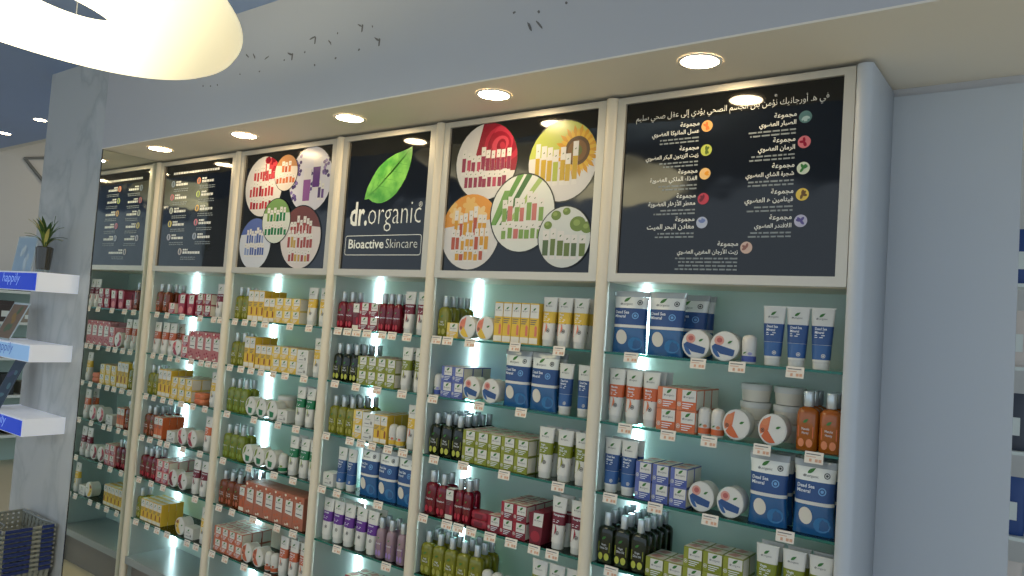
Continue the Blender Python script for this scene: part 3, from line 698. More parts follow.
def carton(Wd, H, D, style, name):
    def f(t):
        p = {}; x = Wd/2; y0 = -D/2; yf = lambda a, b: y0
        bodyc = {'cube': lowm(t), 'tall': bandm(t), 'floral': mat('floral_'+t, tuple(int(v*.8+14) for v in TH[t][2]), .45), 'white': PLASTIC}[style]
        p['carton'] = MB().bevel_box(-x, x, y0, D/2, 0, H, .0012, bodyc)
        fp = MB()
        if style == 'cube':
            fp.flat([[(-x*.45, H*.42), (x*.96, H*.42), (x*.96, H*.96), (-x*.45, H*.96)]], yf, PLASTIC, .0006)
            fp2 = p['top_print'] = MB(); fp2.add([(-x*.95, y0*.9, H+.0006), (x*.95, y0*.9, H+.0006), (x*.95, D*.45, H+.0006), (-x*.95, D*.45, H+.0006)], [(0, 1, 2, 3)], CREAMP)
            fp2.add([(-x*.8, y0*.3, H+.0009), (x*.1, y0*.6, H+.0009), (x*.5, D*.2, H+.0009), (-x*.4, D*.4, H+.0009)], [(0, 1, 2, 3)], SKINP)
            p['side_print'] = MB().add([(x+.0006, y0*.9, H*.06), (x+.0006, D*.45, H*.06), (x+.0006, D*.45, H*.94), (x+.0006, y0*.9, H*.94)], [(0, 1, 2, 3)], CREAMP)
            p['badge'] = MB(); ringp(-x*.72, H*.28, x*.2, yf, PLASTIC, p['badge'])
            lb = MB().flat([[(-x*.45, H*.05), (x*.96, H*.05), (x*.96, H*.40), (-x*.45, H*.40)]], yf, bandm(t), .0006); p['label_band'] = lb
            lt = MB()
            for k in range(3): lt.flat([[(-x*.38, H*(.30-.1*k)), (x*(.7-.2*k), H*(.30-.1*k)), (x*(.7-.2*k), H*(.34-.1*k)), (-x*.38, H*(.34-.1*k))]], yf, TXTW, .0009)
            p['lettering'] = lt; lx, lz, ls = x*.25, H*.68, Wd/.07
        elif style == 'tall':
            fp.flat([[(-x*.96, H*.64), (x*.96, H*.64), (x*.96, H*.97), (-x*.96, H*.97)]], yf, PLASTIC, .0006)
            p['picture'] = MB().flat([[(x*.2, H*.2), (x*.75, H*.2), (x*.75, H*.42), (x*.45, H*.47), (x*.2, H*.42)]], yf, accm(t), .0006)
            p['base_band'] = MB().flat([[(-x*.96, H*.02), (x*.96, H*.02), (x*.96, H*.16), (-x*.96, H*.16)]], yf, CREAMP, .0006)
            p['top_print'] = MB().add([(-x*.9, y0*.9, H+.0006), (x*.9, y0*.9, H+.0006), (x*.9, D*.1, H+.0006), (-x*.9, D*.1, H+.0006)], [(0, 1, 2, 3)], CREAMP)
            lt = MB()
            for k in range(3): lt.flat([[(-x*.8, H*(.58-.05*k)), (x*(.6-.2*k), H*(.58-.05*k)), (x*(.6-.2*k), H*(.60-.05*k)), (-x*.8, H*(.60-.05*k))]], yf, TXT, .0009)
            p['lettering'] = lt; lx, lz, ls = 0, H*.81, Wd/.06
        elif style == 'floral':
            fp.flat([[(-x*.5, H*.4), (x*.9, H*.36), (x*.9, H*.80), (-x*.5, H*.80)]], yf, PLASTIC, .0006)
            rnd = random.Random(len(t)+3)
            for k in range(14): fp.flat([ell(rnd.uniform(-.75, .75)*x, rnd.choice((rnd.uniform(.06, .3), rnd.uniform(.84, .95)))*H, x*.2, x*.17, 0, 7)], yf, (bandm(t), accm(t), CREAMP)[k % 3], .0007+.00003*k)
            p['lettering'] = MB().flat([[(-x*.4, H*.46), (x*.7, H*.46), (x*.7, H*.49), (-x*.4, H*.49)]], yf, TXT, .0009); lx, lz, ls = x*.2, H*.66, Wd/.07
        else:
            ringp(x*.55, H*.3, x*.16, yf, BADGE, fp); lx, lz, ls = 0, H*.6, Wd/.09
            p['lettering'] = MB().flat([[(-x*.6, H*.2), (x*.2, H*.2), (x*.2, H*.24), (-x*.6, H*.24)]], yf, TXT, .0009)
        p['front_panel'] = fp
        keep = p['lettering']; brand(p, lx, lz, ls, yf)
        return p, (Wd, D, H), name, 'product_carton', 'box'
    return f
def trapeze(t):
    p = {}; H, D = .12, .05; y0 = -D/2; yf = lambda a, b: y0
    mb = MB(); pts = [(-.026, 0), (.026, 0), (.036, H*.94), (0, H), (-.036, H*.88)]
    n = len(pts); vs = [(x, y0, z) for x, z in pts]+[(x, D/2, z) for x, z in pts]
    mb.add(vs, [tuple(range(n)), tuple(range(n, 2*n))[::-1]]+[(i, (i+1) % n, n+(i+1) % n, n+i) for i in range(n)], bandm(t)); p['carton'] = mb
    p['front_panel'] = MB().flat([[(-.014, H*.52), (.030, H*.52), (.034, H*.92), (-.012, H*.9)]], yf, PLASTIC, .0006)
    p['lower_print'] = MB().flat([ell(0, H*.22, .022, .02, 0, 12)], yf, lowm(t), .0006)
    brand(p, .01, H*.72, .9, yf)
    return p, (.072, D, H), 'flared carton', 'product_carton', 'box'
def rollon(t):
    p = {}; H = .1
    p['body'] = MB().loft([(0, .019, .019, 2), (.003, .021, .021, 2), (.046, .0215, .0215, 2)], PLASTIC, 18)
    p['cap'] = MB().loft([(.0465, .0225, .0225, 2), (.075, .0225, .0225, 2), (.09, .0205, .0205, 2), (.097, .0145, .0145, 2), (.1, .006, .006, 2)], CAPW, 18)
    yf = lambda x, z: -.0222*max(0, 1-(x/.0222)**2)**.5
    p['label_band'] = MB().loft([(.006, .0218, .0218, 2), (.026, .0219, .0219, 2)], bandm(t), 18, False, False)
    mb = MB().flat([leaf_poly(-.005, .037, .014, .003, .6, 5)], yf, LEAFG, .001); p['leaf_emblem'] = mb
    p['badge'] = MB().flat([ell(.01, .034, .006, .006, 0, 10)], yf, accm(t), .001)
    return p, (.045, .045, H), 'roll-on', 'deodorant_roll_on', 'deodorant'
def bag(t):
    p = {}; H = .205
    def prof(z):
        u = z/H
        return (.060-.005*math.sin(PI*min(1, u*1.05))+.004*max(0, u-.85)/.15, .024*math.sin(PI*min(1, .12+u*.86))**.8+.002)
    yf = lambda x, z: -prof(z)[1]*max(0, 1-abs(x/prof(z)[0])**2.4)**(1/2.4)
    def sec(a, b, n, e=0): return [(z, prof(z)[0]+e, prof(z)[1]+e, 2.4) for z in [a+(b-a)*k/n for k in range(n+1)]]
    p['pouch'] = MB().loft(sec(0, .148, 8), mat('pouch_blue', (34, 88, 138), .2, coat=.5), 20)
    p['header'] = MB().loft(sec(.1485, .186, 3), mat('pouch_white', (222, 222, 214), .25, coat=.4), 20)
    p['film_top'] = MB().loft(sec(.1865, H, 2), FILM, 20)
    lab = MB()
    for z0, z1, m in ((.094, .147, bandm('sea')), (.084, .0935, PLASTIC)):
        lab.loft(sec(z0, z1, 3, .0006), m, 20, False, False)
    p['label_band'] = lab
    g = MB().flat([ell(-.018, .052, .0195, .024, .1)], yf, OVAL, .0014)
    g.flat([ell(.028, .032, .024, .022, .4, 12)], yf, mat('pouch_teal', (52, 116, 166), .25), .0010)
    p['oval_window'] = g
    b = p['circle_print'] = MB(); ringp(.026, .124, .011, yf, mat('pouch_light_blue', (110, 160, 206), .3), b); p['badge'] = MB(); ringp(.036, .168, .0085, yf, BADGE, p['badge'])
    brand(p, -.008, .166, 1.15, yf)
    for k, w in enumerate(TH['sea'][5]): add_text(p['lettering'], w, -.046, .130-.0135*k, .0135, yf, TXTW, .0016, bold=.02)
    return p, (.122, .05, H), 'pouch', 'bath_salt_pouch', 'pouch'
def soap(t):
    p = {}
    p['wrapper'] = MB().loft([(0, .044, .026, 4), (.006, .047, .029, 4), (.022, .047, .029, 4), (.028, .043, .025, 4)], lowm(t), 16)
    yf = lambda x, z: -.0292
    p['label_band'] = MB().flat([[(-.02, .006), (.02, .006), (.024, .022), (-.02, .022)]], yf, bandm(t), .0006)
    return p, (.095, .058, .0285), 'soap pack', 'soap_pack', 'soap'
KINDS = dict(tube=tube, bot=bottle_kind(.166, .060, .042), tallb=bottle_kind(.170, .066, .046, 'broad bottle', .0155), slim=bottle_kind(.165, .044, .036, 'slim bottle'), jar=jar_edge, tub=tub,
             box=carton(.062, .060, .056, 'cube', 'cube carton'), bigbox=carton(.072, .068, .06, 'cube', 'cube carton'), tall=carton(.042, .152, .042, 'tall', 'tall carton'), mid=carton(.042, .118, .042, 'tall', 'slim carton'),
             flo=carton(.074, .150, .05, 'floral', 'floral carton'), wbox=carton(.08, .058, .06, 'white', 'low carton'), trap=trapeze, roll=rollon, bag=bag, soap=soap)
SUB = dict(leaf_emblem=('header', 'front_panel', 'body', 'carton'), lettering=('label_band', 'label_panel', 'front_panel', 'carton'), badge=('lower_print', 'body', 'carton', 'header'), lid_print=('lid',), top_print=('carton',), side_print=('carton',), circle_print=('label_band',))
RESIZE = dict(tube=(.83, .9, .835), roll=(1, 1, .87), bag=(1.08, 1, 1.02))
PROTO = {}
def proto(kind, th):
    if (kind, th) not in PROTO:
        parts, dims, noun, name, cat = KINDS[kind](th)
        sc = RESIZE.get(kind)
        if sc:
            for mb in parts.values(): mb.v = [(a*sc[0], b*sc[1], c*sc[2]) for a, b, c in mb.v]
            dims = tuple(a*b for a, b in zip(dims, sc))
        J = MB()
        for mb in parts.values():
            o = len(J.v); J.v += mb.v
            for f, m, s in zip(mb.f, mb.m, mb.sm): J.f.append(tuple(i+o for i in f)); J.m.append(J.mi(mb.mats[m])); J.sm.append(s)
        pm = [(n, mb.mesh(n)) for n, mb in parts.items() if mb.v]
        PROTO[(kind, th)] = (pm, J.mesh(name), dims, noun, name, cat)
    return PROTO[(kind, th)]

def px_to_x(px, y, z):
    n = AR*CAM['f'] - AF*(px-512)
    return CAP_X(n, y, z)
def CAP_X(n, y, z):
    return CP.x - (n.y*(y-CP.y) + n.z*(z-CP.z))/n.x

# one row per entry: kind, theme, base pixels along the shelf edge, rows deep, stacked, set back
G = {
 (5, 1): [('bag', 'sea', (626, 657), 1, 1, 0), ('bag', 'sea', (687,), 2, 1, .10), ('jar', 'sea', (686, 713), 1, 1, 0), ('roll', 'vio', (742,), 1, 1, 0), ('tube', 'sea', (772, 795, 819), 1, 1, 0)],
 (5, 2): [('tube', 'man', (612, 630, 648), 3, 1, 0), ('bigbox', 'man', (666, 686), 3, 2, 0), ('roll', 'man', (703, 716), 1, 1, 0), ('jar', 'man', (737, 773), 1, 1, 0), ('tub', 'man', (752, 786), 1, 3, .11), ('tallb', 'man', (806, 829), 3, 1, 0)],
 (5, 3): [('tube', 'sea', (607, 625), 2, 1, 0), ('box', 'vio', (644, 661, 679), 2, 2, 0), ('jar', 'sea', (702, 731), 1, 1, 0), ('bag', 'sea', (766, 812), 3, 1, 0)],
 (5, 4): [('bot', 'oli', (600, 616, 633), 5, 1, 0), ('box', 'oli', (655, 672), 2, 1, 0), ('box', 'oli', (692, 711, 729), 2, 2, 0), ('tube', 'oli', (764, 791, 818), 2, 1, 0)],
 (4, 1): [('bot', 'oil', (436,), 4, 1, 0), ('box', 'vit', (449,), 1, 1, 0), ('jar', 'roy', (465, 484), 1, 1, 0), ('tall', 'roy', (497, 505, 513, 521, 530), 2, 1, 0), ('tube', 'roy', (545, 561, 578), 2, 1, 0)],
 (4, 2): [('roll', 'vio', (437,), 1, 1, 0), ('box', 'vio', (448, 459), 3, 2, 0), ('jar', 'sea', (473, 492), 1, 1, 0), ('bag', 'sea', (516, 540), 2, 1, 0), ('tube', 'sea', (563, 582), 1, 1, 0)],
 (4, 3): [('bot', 'oli', (427, 438, 449), 5, 1, 0), ('box', 'oli', (466, 480, 493, 506, 520), 3, 2, 0), ('tube', 'oli', (543, 562, 581), 2, 1, 0)],
 (4, 4): [('tallb', 'pom', (424,), 1, 1, 0), ('bot', 'pom', (435,), 2, 1, 0), ('mid', 'pom', (444,), 1, 1, 0), ('slim', 'pom', (454, 463), 2, 1, 0), ('soap', 'pom', (478,), 1, 2, 0), ('box', 'pom', (491,), 1, 1, 0), ('box', 'pom', (504, 518), 3, 2, 0), ('trap', 'pom', (537,), 2, 1, 0), ('tube', 'pom', (556, 575), 2, 1, 0)],
 (4, 5): [('bot', 'oil', (417, 428, 440, 452, 463), 3, 1, 0), ('roll', 'tea', (481, 490, 499), 1, 1, 0), ('tube', 'oli', (536, 553, 571), 1, 1, 0)],
 (3, 1): [('bot', 'pom', (338, 347), 2, 1, 0), ('mid', 'pom', (355,), 2, 1, 0), ('box', 'pom', (364, 373), 3, 2, 0), ('slim', 'pom', (381, 388, 396), 2, 1, 0), ('tube', 'pom', (407, 420), 1, 1, 0)],
 (3, 2): [('bot', 'oli', (332, 341, 350), 4, 1, 0), ('box', 'oli', (360, 370, 380, 390), 3, 2, 0), ('tube', 'oli', (404, 417), 2, 1, 0)],
 (3, 3): [('bot', 'oil', (327, 336, 345), 4, 1, 0), ('box', 'vit', (355,), 1, 2, 0), ('wbox', 'roy', (365,), 2, 2, 0), ('mid', 'vit', (374, 381), 4, 1, 0), ('roll', 'roy', (389, 397), 1, 1, 0), ('tube', 'roy', (410,), 1, 1, 0)],
 (3, 4): [('wbox', 'sea', (326,), 1, 1, 0), ('tube', 'sea', (338, 349), 1, 1, 0), ('bag', 'sea', (367, 386, 404), 2, 1, 0)],
 (3, 5): [('tube', 'lav', (322, 332, 345, 359, 369), 2, 1, 0), ('slim', 'lav', (379, 389, 400), 2, 1, 0)],
 (3, 6): [('soap', 'pom', (322, 334), 1, 1, 0), ('box', 'pom', (347, 357), 2, 2, 0)],
 (2, 1): [('bot', 'oil', (233, 240), 2, 1, 0), ('tall', 'vit', (248, 255, 262), 3, 1, 0), ('mid', 'vit', (267, 273), 2, 1, 0), ('box', 'vit', (280, 288, 297), 2, 2, 0), ('tube', 'vit', (310, 322), 1, 1, 0)],
 (2, 2): [('bot', 'oil', (229, 237), 2, 1, 0), ('tall', 'vit', (245, 252), 3, 1, 0), ('mid', 'vit', (259, 265, 270), 2, 1, 0), ('box', 'vit', (277, 285, 294), 2, 2, 0), ('wbox', 'vit', (304,), 1, 2, 0), ('tube', 'vit', (316,), 1, 1, 0)],
 (2, 3): [('bot', 'tea', (226, 233, 240), 2, 1, 0), ('jar', 'tea', (248, 259, 271), 1, 1, 0), ('tub', 'tea', (283,), 1, 2, .05), ('wbox', 'tea', (284,), 1, 1, 0), ('tube', 'tea', (298, 308, 317), 2, 1, 0)],
 (2, 4): [('bot', 'tea', (222, 229, 236), 2, 1, 0), ('jar', 'tea', (245, 257, 269), 1, 1, 0), ('roll', 'tea', (281,), 1, 1, 0), ('tube', 'tea', (291, 302, 311), 2, 1, 0)],
 (2, 5): [('bot', 'arg', (216, 223, 230), 4, 1, 0), ('mid', 'arg', (236,), 2, 1, 0), ('flo', 'arg', (247, 258, 269, 279, 288, 299), 2, 1, 0)],
 (2, 6): [('box', 'arg', (211, 219, 226, 234), 3, 2, 0), ('jar', 'arg', (246, 259), 1, 1, 0), ('roll', 'arg', (267, 273), 1, 1, 0), ('tube', 'arg', (281, 291, 301), 2, 1, 0)],
 (1, 1): [('bot', 'arg', (159, 166), 3, 1, 0), ('box', 'ros', (174,), 1, 1, 0), ('trap', 'ros', (183, 192), 2, 1, 0), ('box', 'pom', (201, 209), 2, 2, 0), ('tube', 'pom', (218, 226), 1, 1, 0)],
 (1, 2): [('tube', 'arg', (155, 163, 171), 2, 1, 0), ('jar', 'ros', (178,), 1, 1, 0), ('box', 'ros', (186,), 2, 2, 0), ('flo', 'ros', (193, 201, 209, 216), 2, 1, 0)],
 (1, 3): [('bot', 'oil', (148, 154), 2, 1, 0), ('tall', 'vit', (159, 164, 169), 3, 1, 0), ('box', 'vit', (176, 183, 190), 3, 2, 0), ('soap', 'man', (200,), 1, 2, 0), ('tube', 'vit', (212,), 1, 1, 0)],
 (1, 4): [('bot', 'arg', (143, 149), 4, 1, 0), ('mid', 'man', (156, 161), 3, 1, 0), ('wbox', 'ros', (173,), 2, 1, 0), ('jar', 'ros', (184, 194), 1, 1, 0), ('tube', 'man', (206,), 2, 1, 0)],
 (1, 5): [('bot', 'pom', (140, 146, 152), 2, 1, 0), ('box', 'ros', (161, 167), 3, 2, 0), ('jar', 'pom', (175, 184), 1, 1, 0), ('tube', 'pom', (194, 202), 1, 1, 0)],
 (1, 6): [('bot', 'oil', (135,), 2, 1, 0), ('mid', 'vit', (141, 145, 150, 155, 160), 3, 1, 0), ('jar', 'vit', (183,), 1, 1, 0), ('wbox', 'vit', (190,), 1, 1, 0), ('tube', 'vit', (202,), 1, 1, 0)],
}
ORD = ['first', 'second', 'third', 'fourth', 'fifth', 'sixth', 'seventh', 'eighth']
ROWN = ['front row', 'second row', 'third row', 'fourth row', 'fifth row']
YFRONT = .03
placed = []
for (bay, sh), ents in G.items():
    lo, hi = PX[bay-1]+PW+.004, PX[bay]-.003; z = ZS[sh-1]+.0004
    cols = []
    for e in ents:
        kind, th, pxs, rows, stack, back = e
        d = proto(kind, th)[2]
        for q in pxs:
            cols.append(dict(e=e, w=d[0]+.0022, x=px_to_x(q, YFRONT+back+d[1]*.3, z), d=d, back=back))
    for grp in ([c for c in cols if not c['back']], [c for c in cols if c['back']]):
        if not grp: continue
        grp.sort(key=lambda c: c['x'])
        tot = sum(c['w'] for c in grp)
        k = min(1, .94*(hi-lo)/tot)*.999
        for c in grp: c['w'] *= k; c['k'] = min(1, k)
        for it in range(300):
            for a, b in zip(grp, grp[1:]):
                need = (a['w']+b['w'])/2 - (b['x']-a['x'])
                if need > 0: a['x'] -= need/2; b['x'] += need/2
            for c in grp: c['x'] = min(max(c['x'], lo+c['w']/2), hi-c['w']/2)
    for c in cols:
        kind, th, pxs, rows, stack, back = c['e']; d = c['d']
        for r in range(rows):
            y = YFRONT+back+d[1]/2+r*(d[1]+.0025)
            if y+d[1]/2 > BACK-.036: break
            for s in range(stack):
                placed.append(dict(bay=bay, sh=sh, kind=kind, th=th, x=c['x'], y=y, z=z+s*(d[2]+.0012), row=r+(1 if back else 0), lev=s, stack=stack, k=c['k']))
# number things that look alike from left to right
look = {}
for q in placed: look.setdefault((q['bay'], q['sh'], q['kind'], q['th'], q['row'], q['lev']), []).append(q)
for key, L in look.items():
    L.sort(key=lambda q: q['x'])
    for i, q in enumerate(L): q['ord'] = i; q['n'] = len(L)
for q in placed:
    pm, joined, dims, noun, name, cat = proto(q['kind'], q['th'])
    words = [f"{TH[q['th']][0]} {noun}"]
    if q['stack'] > 1: words.append(('lower', 'upper', 'top')[q['lev']] if q['stack'] == 2 else ('lowest', 'middle', 'upper')[q['lev']])
    if q['n'] > 1: words.append(ORD[q['ord']]+' from left')
    words += [ROWN[q['row']], SHELF[q['sh']-1]+' shelf', BAYS[q['bay']-1]]
    label = ', '.join(words); grp = f"{TH[q['th']][0]} {noun}s on the {SHELF[q['sh']-1]} shelf, {BAYS[q['bay']-1]}"
    rnd = random.Random(hash((round(q['x'], 4), round(q['y'], 4), q['sh'])) & 0xffff)
    rz = rnd.uniform(-.035, .035) if q['kind'] in ('bot', 'tallb', 'slim', 'roll') else 0
    loc = (q['x'], q['y'], q['z'])
    if q['row'] == 0 and q['bay'] > 1:
        o = thing(name, label, cat, loc, rz, grp)
        kids = {}
        for n, me in pm:
            c = bpy.data.objects.new(n, me); COL.objects.link(c); c.parent = o; kids[n] = c
        for n, hosts in SUB.items():
            if n in kids:
                for hname in hosts:
                    if hname in kids: kids[n].parent = kids[hname]; break
    else:
        o = bpy.data.objects.new(name, joined); COL.objects.link(o); o.location = loc; o.rotation_euler = (0, 0, rz); tag(o, label, cat, grp)
    o.scale = (q['k'], 1, 1)

# ------------------------------------------------------------------ price tags on the shelf edges
TAGP = mat('price_tag_card', (222, 214, 200), .5)
TAGR = mat('price_tag_red', (204, 158, 128), .5)
TAGS = {(5, 1): (631, 698, 737, 795), (5, 2): (625, 668, 709, 762, 814), (5, 3): (610, 655, 710, 785), (5, 4): (611,),
 (4, 1): (437, 447, 470, 515, 559), (4, 2): (433, 479, 521), (4, 3): (434, 463, 504, 558), (4, 4): (421, 447, 458, 471, 490, 511, 534, 552),
 (3, 1): (338, 348, 356, 367, 382, 392, 407), (3, 2): (335, 356, 377, 402), (3, 3): (326, 350, 361, 372, 388, 403), (3, 4): (321, 337, 378), (3, 5): (337, 386),
 (2, 1): (235, 245, 254, 265, 290, 309), (2, 2): (230, 241, 251, 261, 273, 285, 304), (2, 3): (227, 254, 278, 296), (2, 4): (223, 249, 274, 293), (2, 5): (219, 232, 253, 277, 293), (2, 6): (212, 225, 244, 267),
 (1, 1): (157, 167, 182, 200, 214, 225), (1, 2): (153, 161, 170, 178, 191, 201, 208, 215), (1, 3): (146, 154, 163, 171, 181, 193, 205), (1, 4): (142, 150, 160, 167, 183, 200), (1, 5): (139, 151, 163, 195), (1, 6): (136, 147, 157, 167, 187, 196)}
ya = lambda x, z: -.001
tc_ = MB().bevel_box(-.029, .029, -.001, .0006, -.034, .004, .0003, TAGP)
tp_ = MB().flat([[(-.024, -.006), (.020, -.006), (.020, -.003), (-.024, -.003)]], ya, TXT, .0004)
tp_.flat([[(-.024, -.014), (.006, -.014), (.006, -.0115), (-.024, -.0115)]], ya, TAGR, .0004)
for a, b in ((-.014, -.006), (.004, .013), (.015, .024)): tp_.flat([[(a, -.029), (b, -.029), (b, -.019), (a, -.019)]], ya, TAGR, .0004)
tcm, tpm = tc_.mesh('card'), tp_.mesh('print')
for (bay, sh), pxs in TAGS.items():
    xs = sorted(min(max(px_to_x(q, .009, ZS[sh-1]-.015), PX[bay-1]+PW+.03), PX[bay]-.031) for q in pxs)
    for it in range(60):
        for i in range(len(xs)-1):
            d = .0595-(xs[i+1]-xs[i])
            if d > 0: xs[i] -= d/2; xs[i+1] += d/2
    for i, x in enumerate(xs):
        o = thing('price_tag', f"white price tag, {ORD[i]} from left on {SHELF[sh-1]} shelf edge, {BAYS[bay-1]}" if len(xs) > 1 else f"single white price tag on {SHELF[sh-1]} shelf edge, {BAYS[bay-1]}", 'price tag', (x, .0105, ZS[sh-1]+.0002), random.uniform(-.06, .06), 'price tags on the shelf edges')
        o.rotation_euler[0] = -.18; o.scale = (.88, 1, .86)
        for n, me in (('card', tcm), ('print', tpm)):
            c = bpy.data.objects.new(n, me); COL.objects.link(c); c.parent = o

# ------------------------------------------------------------------ lit trays on the marble pier
ACR = mat('lit_white_acrylic', (226, 232, 244), .3, emit=.16)
BLUEA = mat('lit_blue_acrylic', (24, 66, 200), .25, emit=.35)
PALEA = mat('lit_pale_blue_acrylic', (150, 192, 236), .3, emit=.25)
SCRW = mat('script_white', (150, 186, 248), .4, emit=.3)
SCRB = mat('script_blue', (70, 116, 206), .4)
TX0, TX1, TY0, TY1 = -4.56, -3.948, -.530, YSOF-.0005
def tray(z0, z1, fm, sm, label):
    t = thing('display_tray', label, 'tray', (TX0, TY0, z0), 0, 'lit trays on the pier')
    w, d, h = TX1-TX0, TY1-TY0, z1-z0
    MB().box(.0085, w-.0085, .0085, d, h-.014, h-.003, ACR).build('top_board', t); MB().box(0, w, .008, d, 0, .012, ACR).build('base_board', t)
    MB().box(0, .008, .0085, d, .0125, h, ACR).build('end_wall', t)
    MB().box(w-.008, w, .0085, d, .0125, h, ACR).build('end_wall', t)
    MB().box(.0085, w-.0085, d-.008, d, .0125, h-.0145, ACR).build('rear_wall', t)
    MB().box(0, w, 0, .0075, 0, h, ACR).build('front_wall', t)
    MB().box(.004, w-.006, -.003, -.0005, .004, h-.008, fm).build('front_panel', t)
    mb = MB(); add_text(mb, 'happily', w-.21, h*.42, .075, lambda a, b: -.003, sm, .0008, shear=.25, align='RIGHT', sx=1.15, bold=-.005); mb.build('lettering', t)
    return t
tray(1.690, 1.795, BLUEA, SCRW, 'top lit white tray with blue front on marble pier')
tray(1.310, 1.402, PALEA, SCRB, 'middle lit white tray with pale blue front on marble pier')
tray(.914, 1.006, BLUEA, SCRW, 'lowest lit white tray with blue front on marble pier')

# plant in a glass
def plant():
    t = thing('potted_plant', 'small yellow green plant in a dark glass on the top tray', 'plant', (-4.12, -.44, 1.7922))
    gl = mat('vase_glass', (190, 205, 205), .05, trans=.9); soil = mat('vase_soil', (44, 40, 30), .8, noise=(60, .4))
    MB().loft([(0, .034, .034, 2), (.02, .035, .035, 2)], gl, 20).build('vase_foot', t)
    MB().loft([(.0205, .035, .035, 2), (.06, .039, .039, 2), (.145, .045, .045, 2)], mat('vase_smoked', (52, 50, 42), .12, coat=.5), 20).build('vase', t)
    MB().loft([(.1455, .040, .040, 2), (.150, .034, .034, 2)], soil, 16).build('soil', t)
    rnd = random.Random(3)
    gm = [mat('plant_green', (98, 122, 48), .5), mat('plant_yellow', (176, 170, 96), .5), mat('plant_dark', (60, 88, 40), .5)]
    for k in range(22):
        a = rnd.uniform(0, 2*PI); L = rnd.uniform(.09, .20); out = rnd.uniform(.02, .11); mb = MB(); wd = rnd.uniform(.006, .013); vs = []
        for j in range(7):
            s_ = j/6; r_ = .008+out*s_**1.7; z = .15+L*s_-.05*s_**3*(out/.1); w_ = wd*math.sin(PI*(.15+.85*s_))*1.1+.0006
            c = (r_*math.cos(a), r_*math.sin(a), z); p_ = (-math.sin(a)*w_, math.cos(a)*w_)
            vs += [(c[0]-p_[0], c[1]-p_[1], z), (c[0], c[1], z-.002), (c[0]+p_[0], c[1]+p_[1], z)]
        fs = []
        for j in range(6): fs += [(3*j, 3*j+1, 3*j+4, 3*j+3), (3*j+1, 3*j+2, 3*j+5, 3*j+4)]
        mb.add(vs, fs, gm[k % 3], True); mb.build('leaf', t)
    for k in range(2):
        MB().tube([(.0, .0, .15), (.03*(k+1), .01, .25), (.07+.03*k, .0, .29+.03*k)], .0016, gm[2], 5).build('stem', t)
plant()
def holder(loc, w, h, lean, label, face, pic, name='sign_holder', cat='sign holder'):
    t = thing(name, label, cat, loc); t.rotation_euler = (-lean, 0, 0)
    MB().box(-w/2, w/2, 0, .004, 0, h, face).build('panel', t)
    rnd = random.Random(int(w*1000)); mb = MB()
    mb.flat([[(-w*.46, h*.05), (w*.46, h*.05), (w*.46, h*.95), (-w*.46, h*.95)]], lambda a, b: 0, pic[0], .0006); mb.build('print', t)
    for k in range(5):
        MB().flat([ell(rnd.uniform(-.25, .25)*w, h*rnd.uniform(.2, .8), w*rnd.uniform(.08, .18), h*rnd.uniform(.06, .14), rnd.uniform(0, 3), 10)], lambda a, b: 0, pic[1+k % 2], .0009+.0001*k).build('picture', t)
    MB().box(-w/2, w/2, -.012, -.0005, 0, .003, face).build('foot', t)
clear = mat('acrylic_sheet', (196, 210, 216), .12)
holder((-4.365, -.46, 1.7924), .27, .215, .12, 'pale acrylic sign holder beside the plant on the top tray', clear, (mat('pale_blue_print', (158, 182, 200), .4), clear, mat('pale_print2', (150, 172, 190), .4)))
holder((-4.46, -.49, 1.3992), .22, .235, .40, 'brown and green picture card leaning in the middle tray', clear, (mat('card_brown', (128, 108, 92), .5), mat('card_green', (92, 112, 86), .5), mat('card_ochre', (150, 120, 72), .5)), 'picture_card', 'card')
holder((-4.44, -.50, 1.0032), .15, .305, .40, 'narrow dark blue card leaning in the lowest tray', mat('card_slate', (84, 96, 110), .4), (mat('card_navy', (44, 66, 88), .4), mat('card_teal', (86, 124, 136), .4), mat('card_plum', (70, 76, 110), .4)), 'picture_card', 'card')

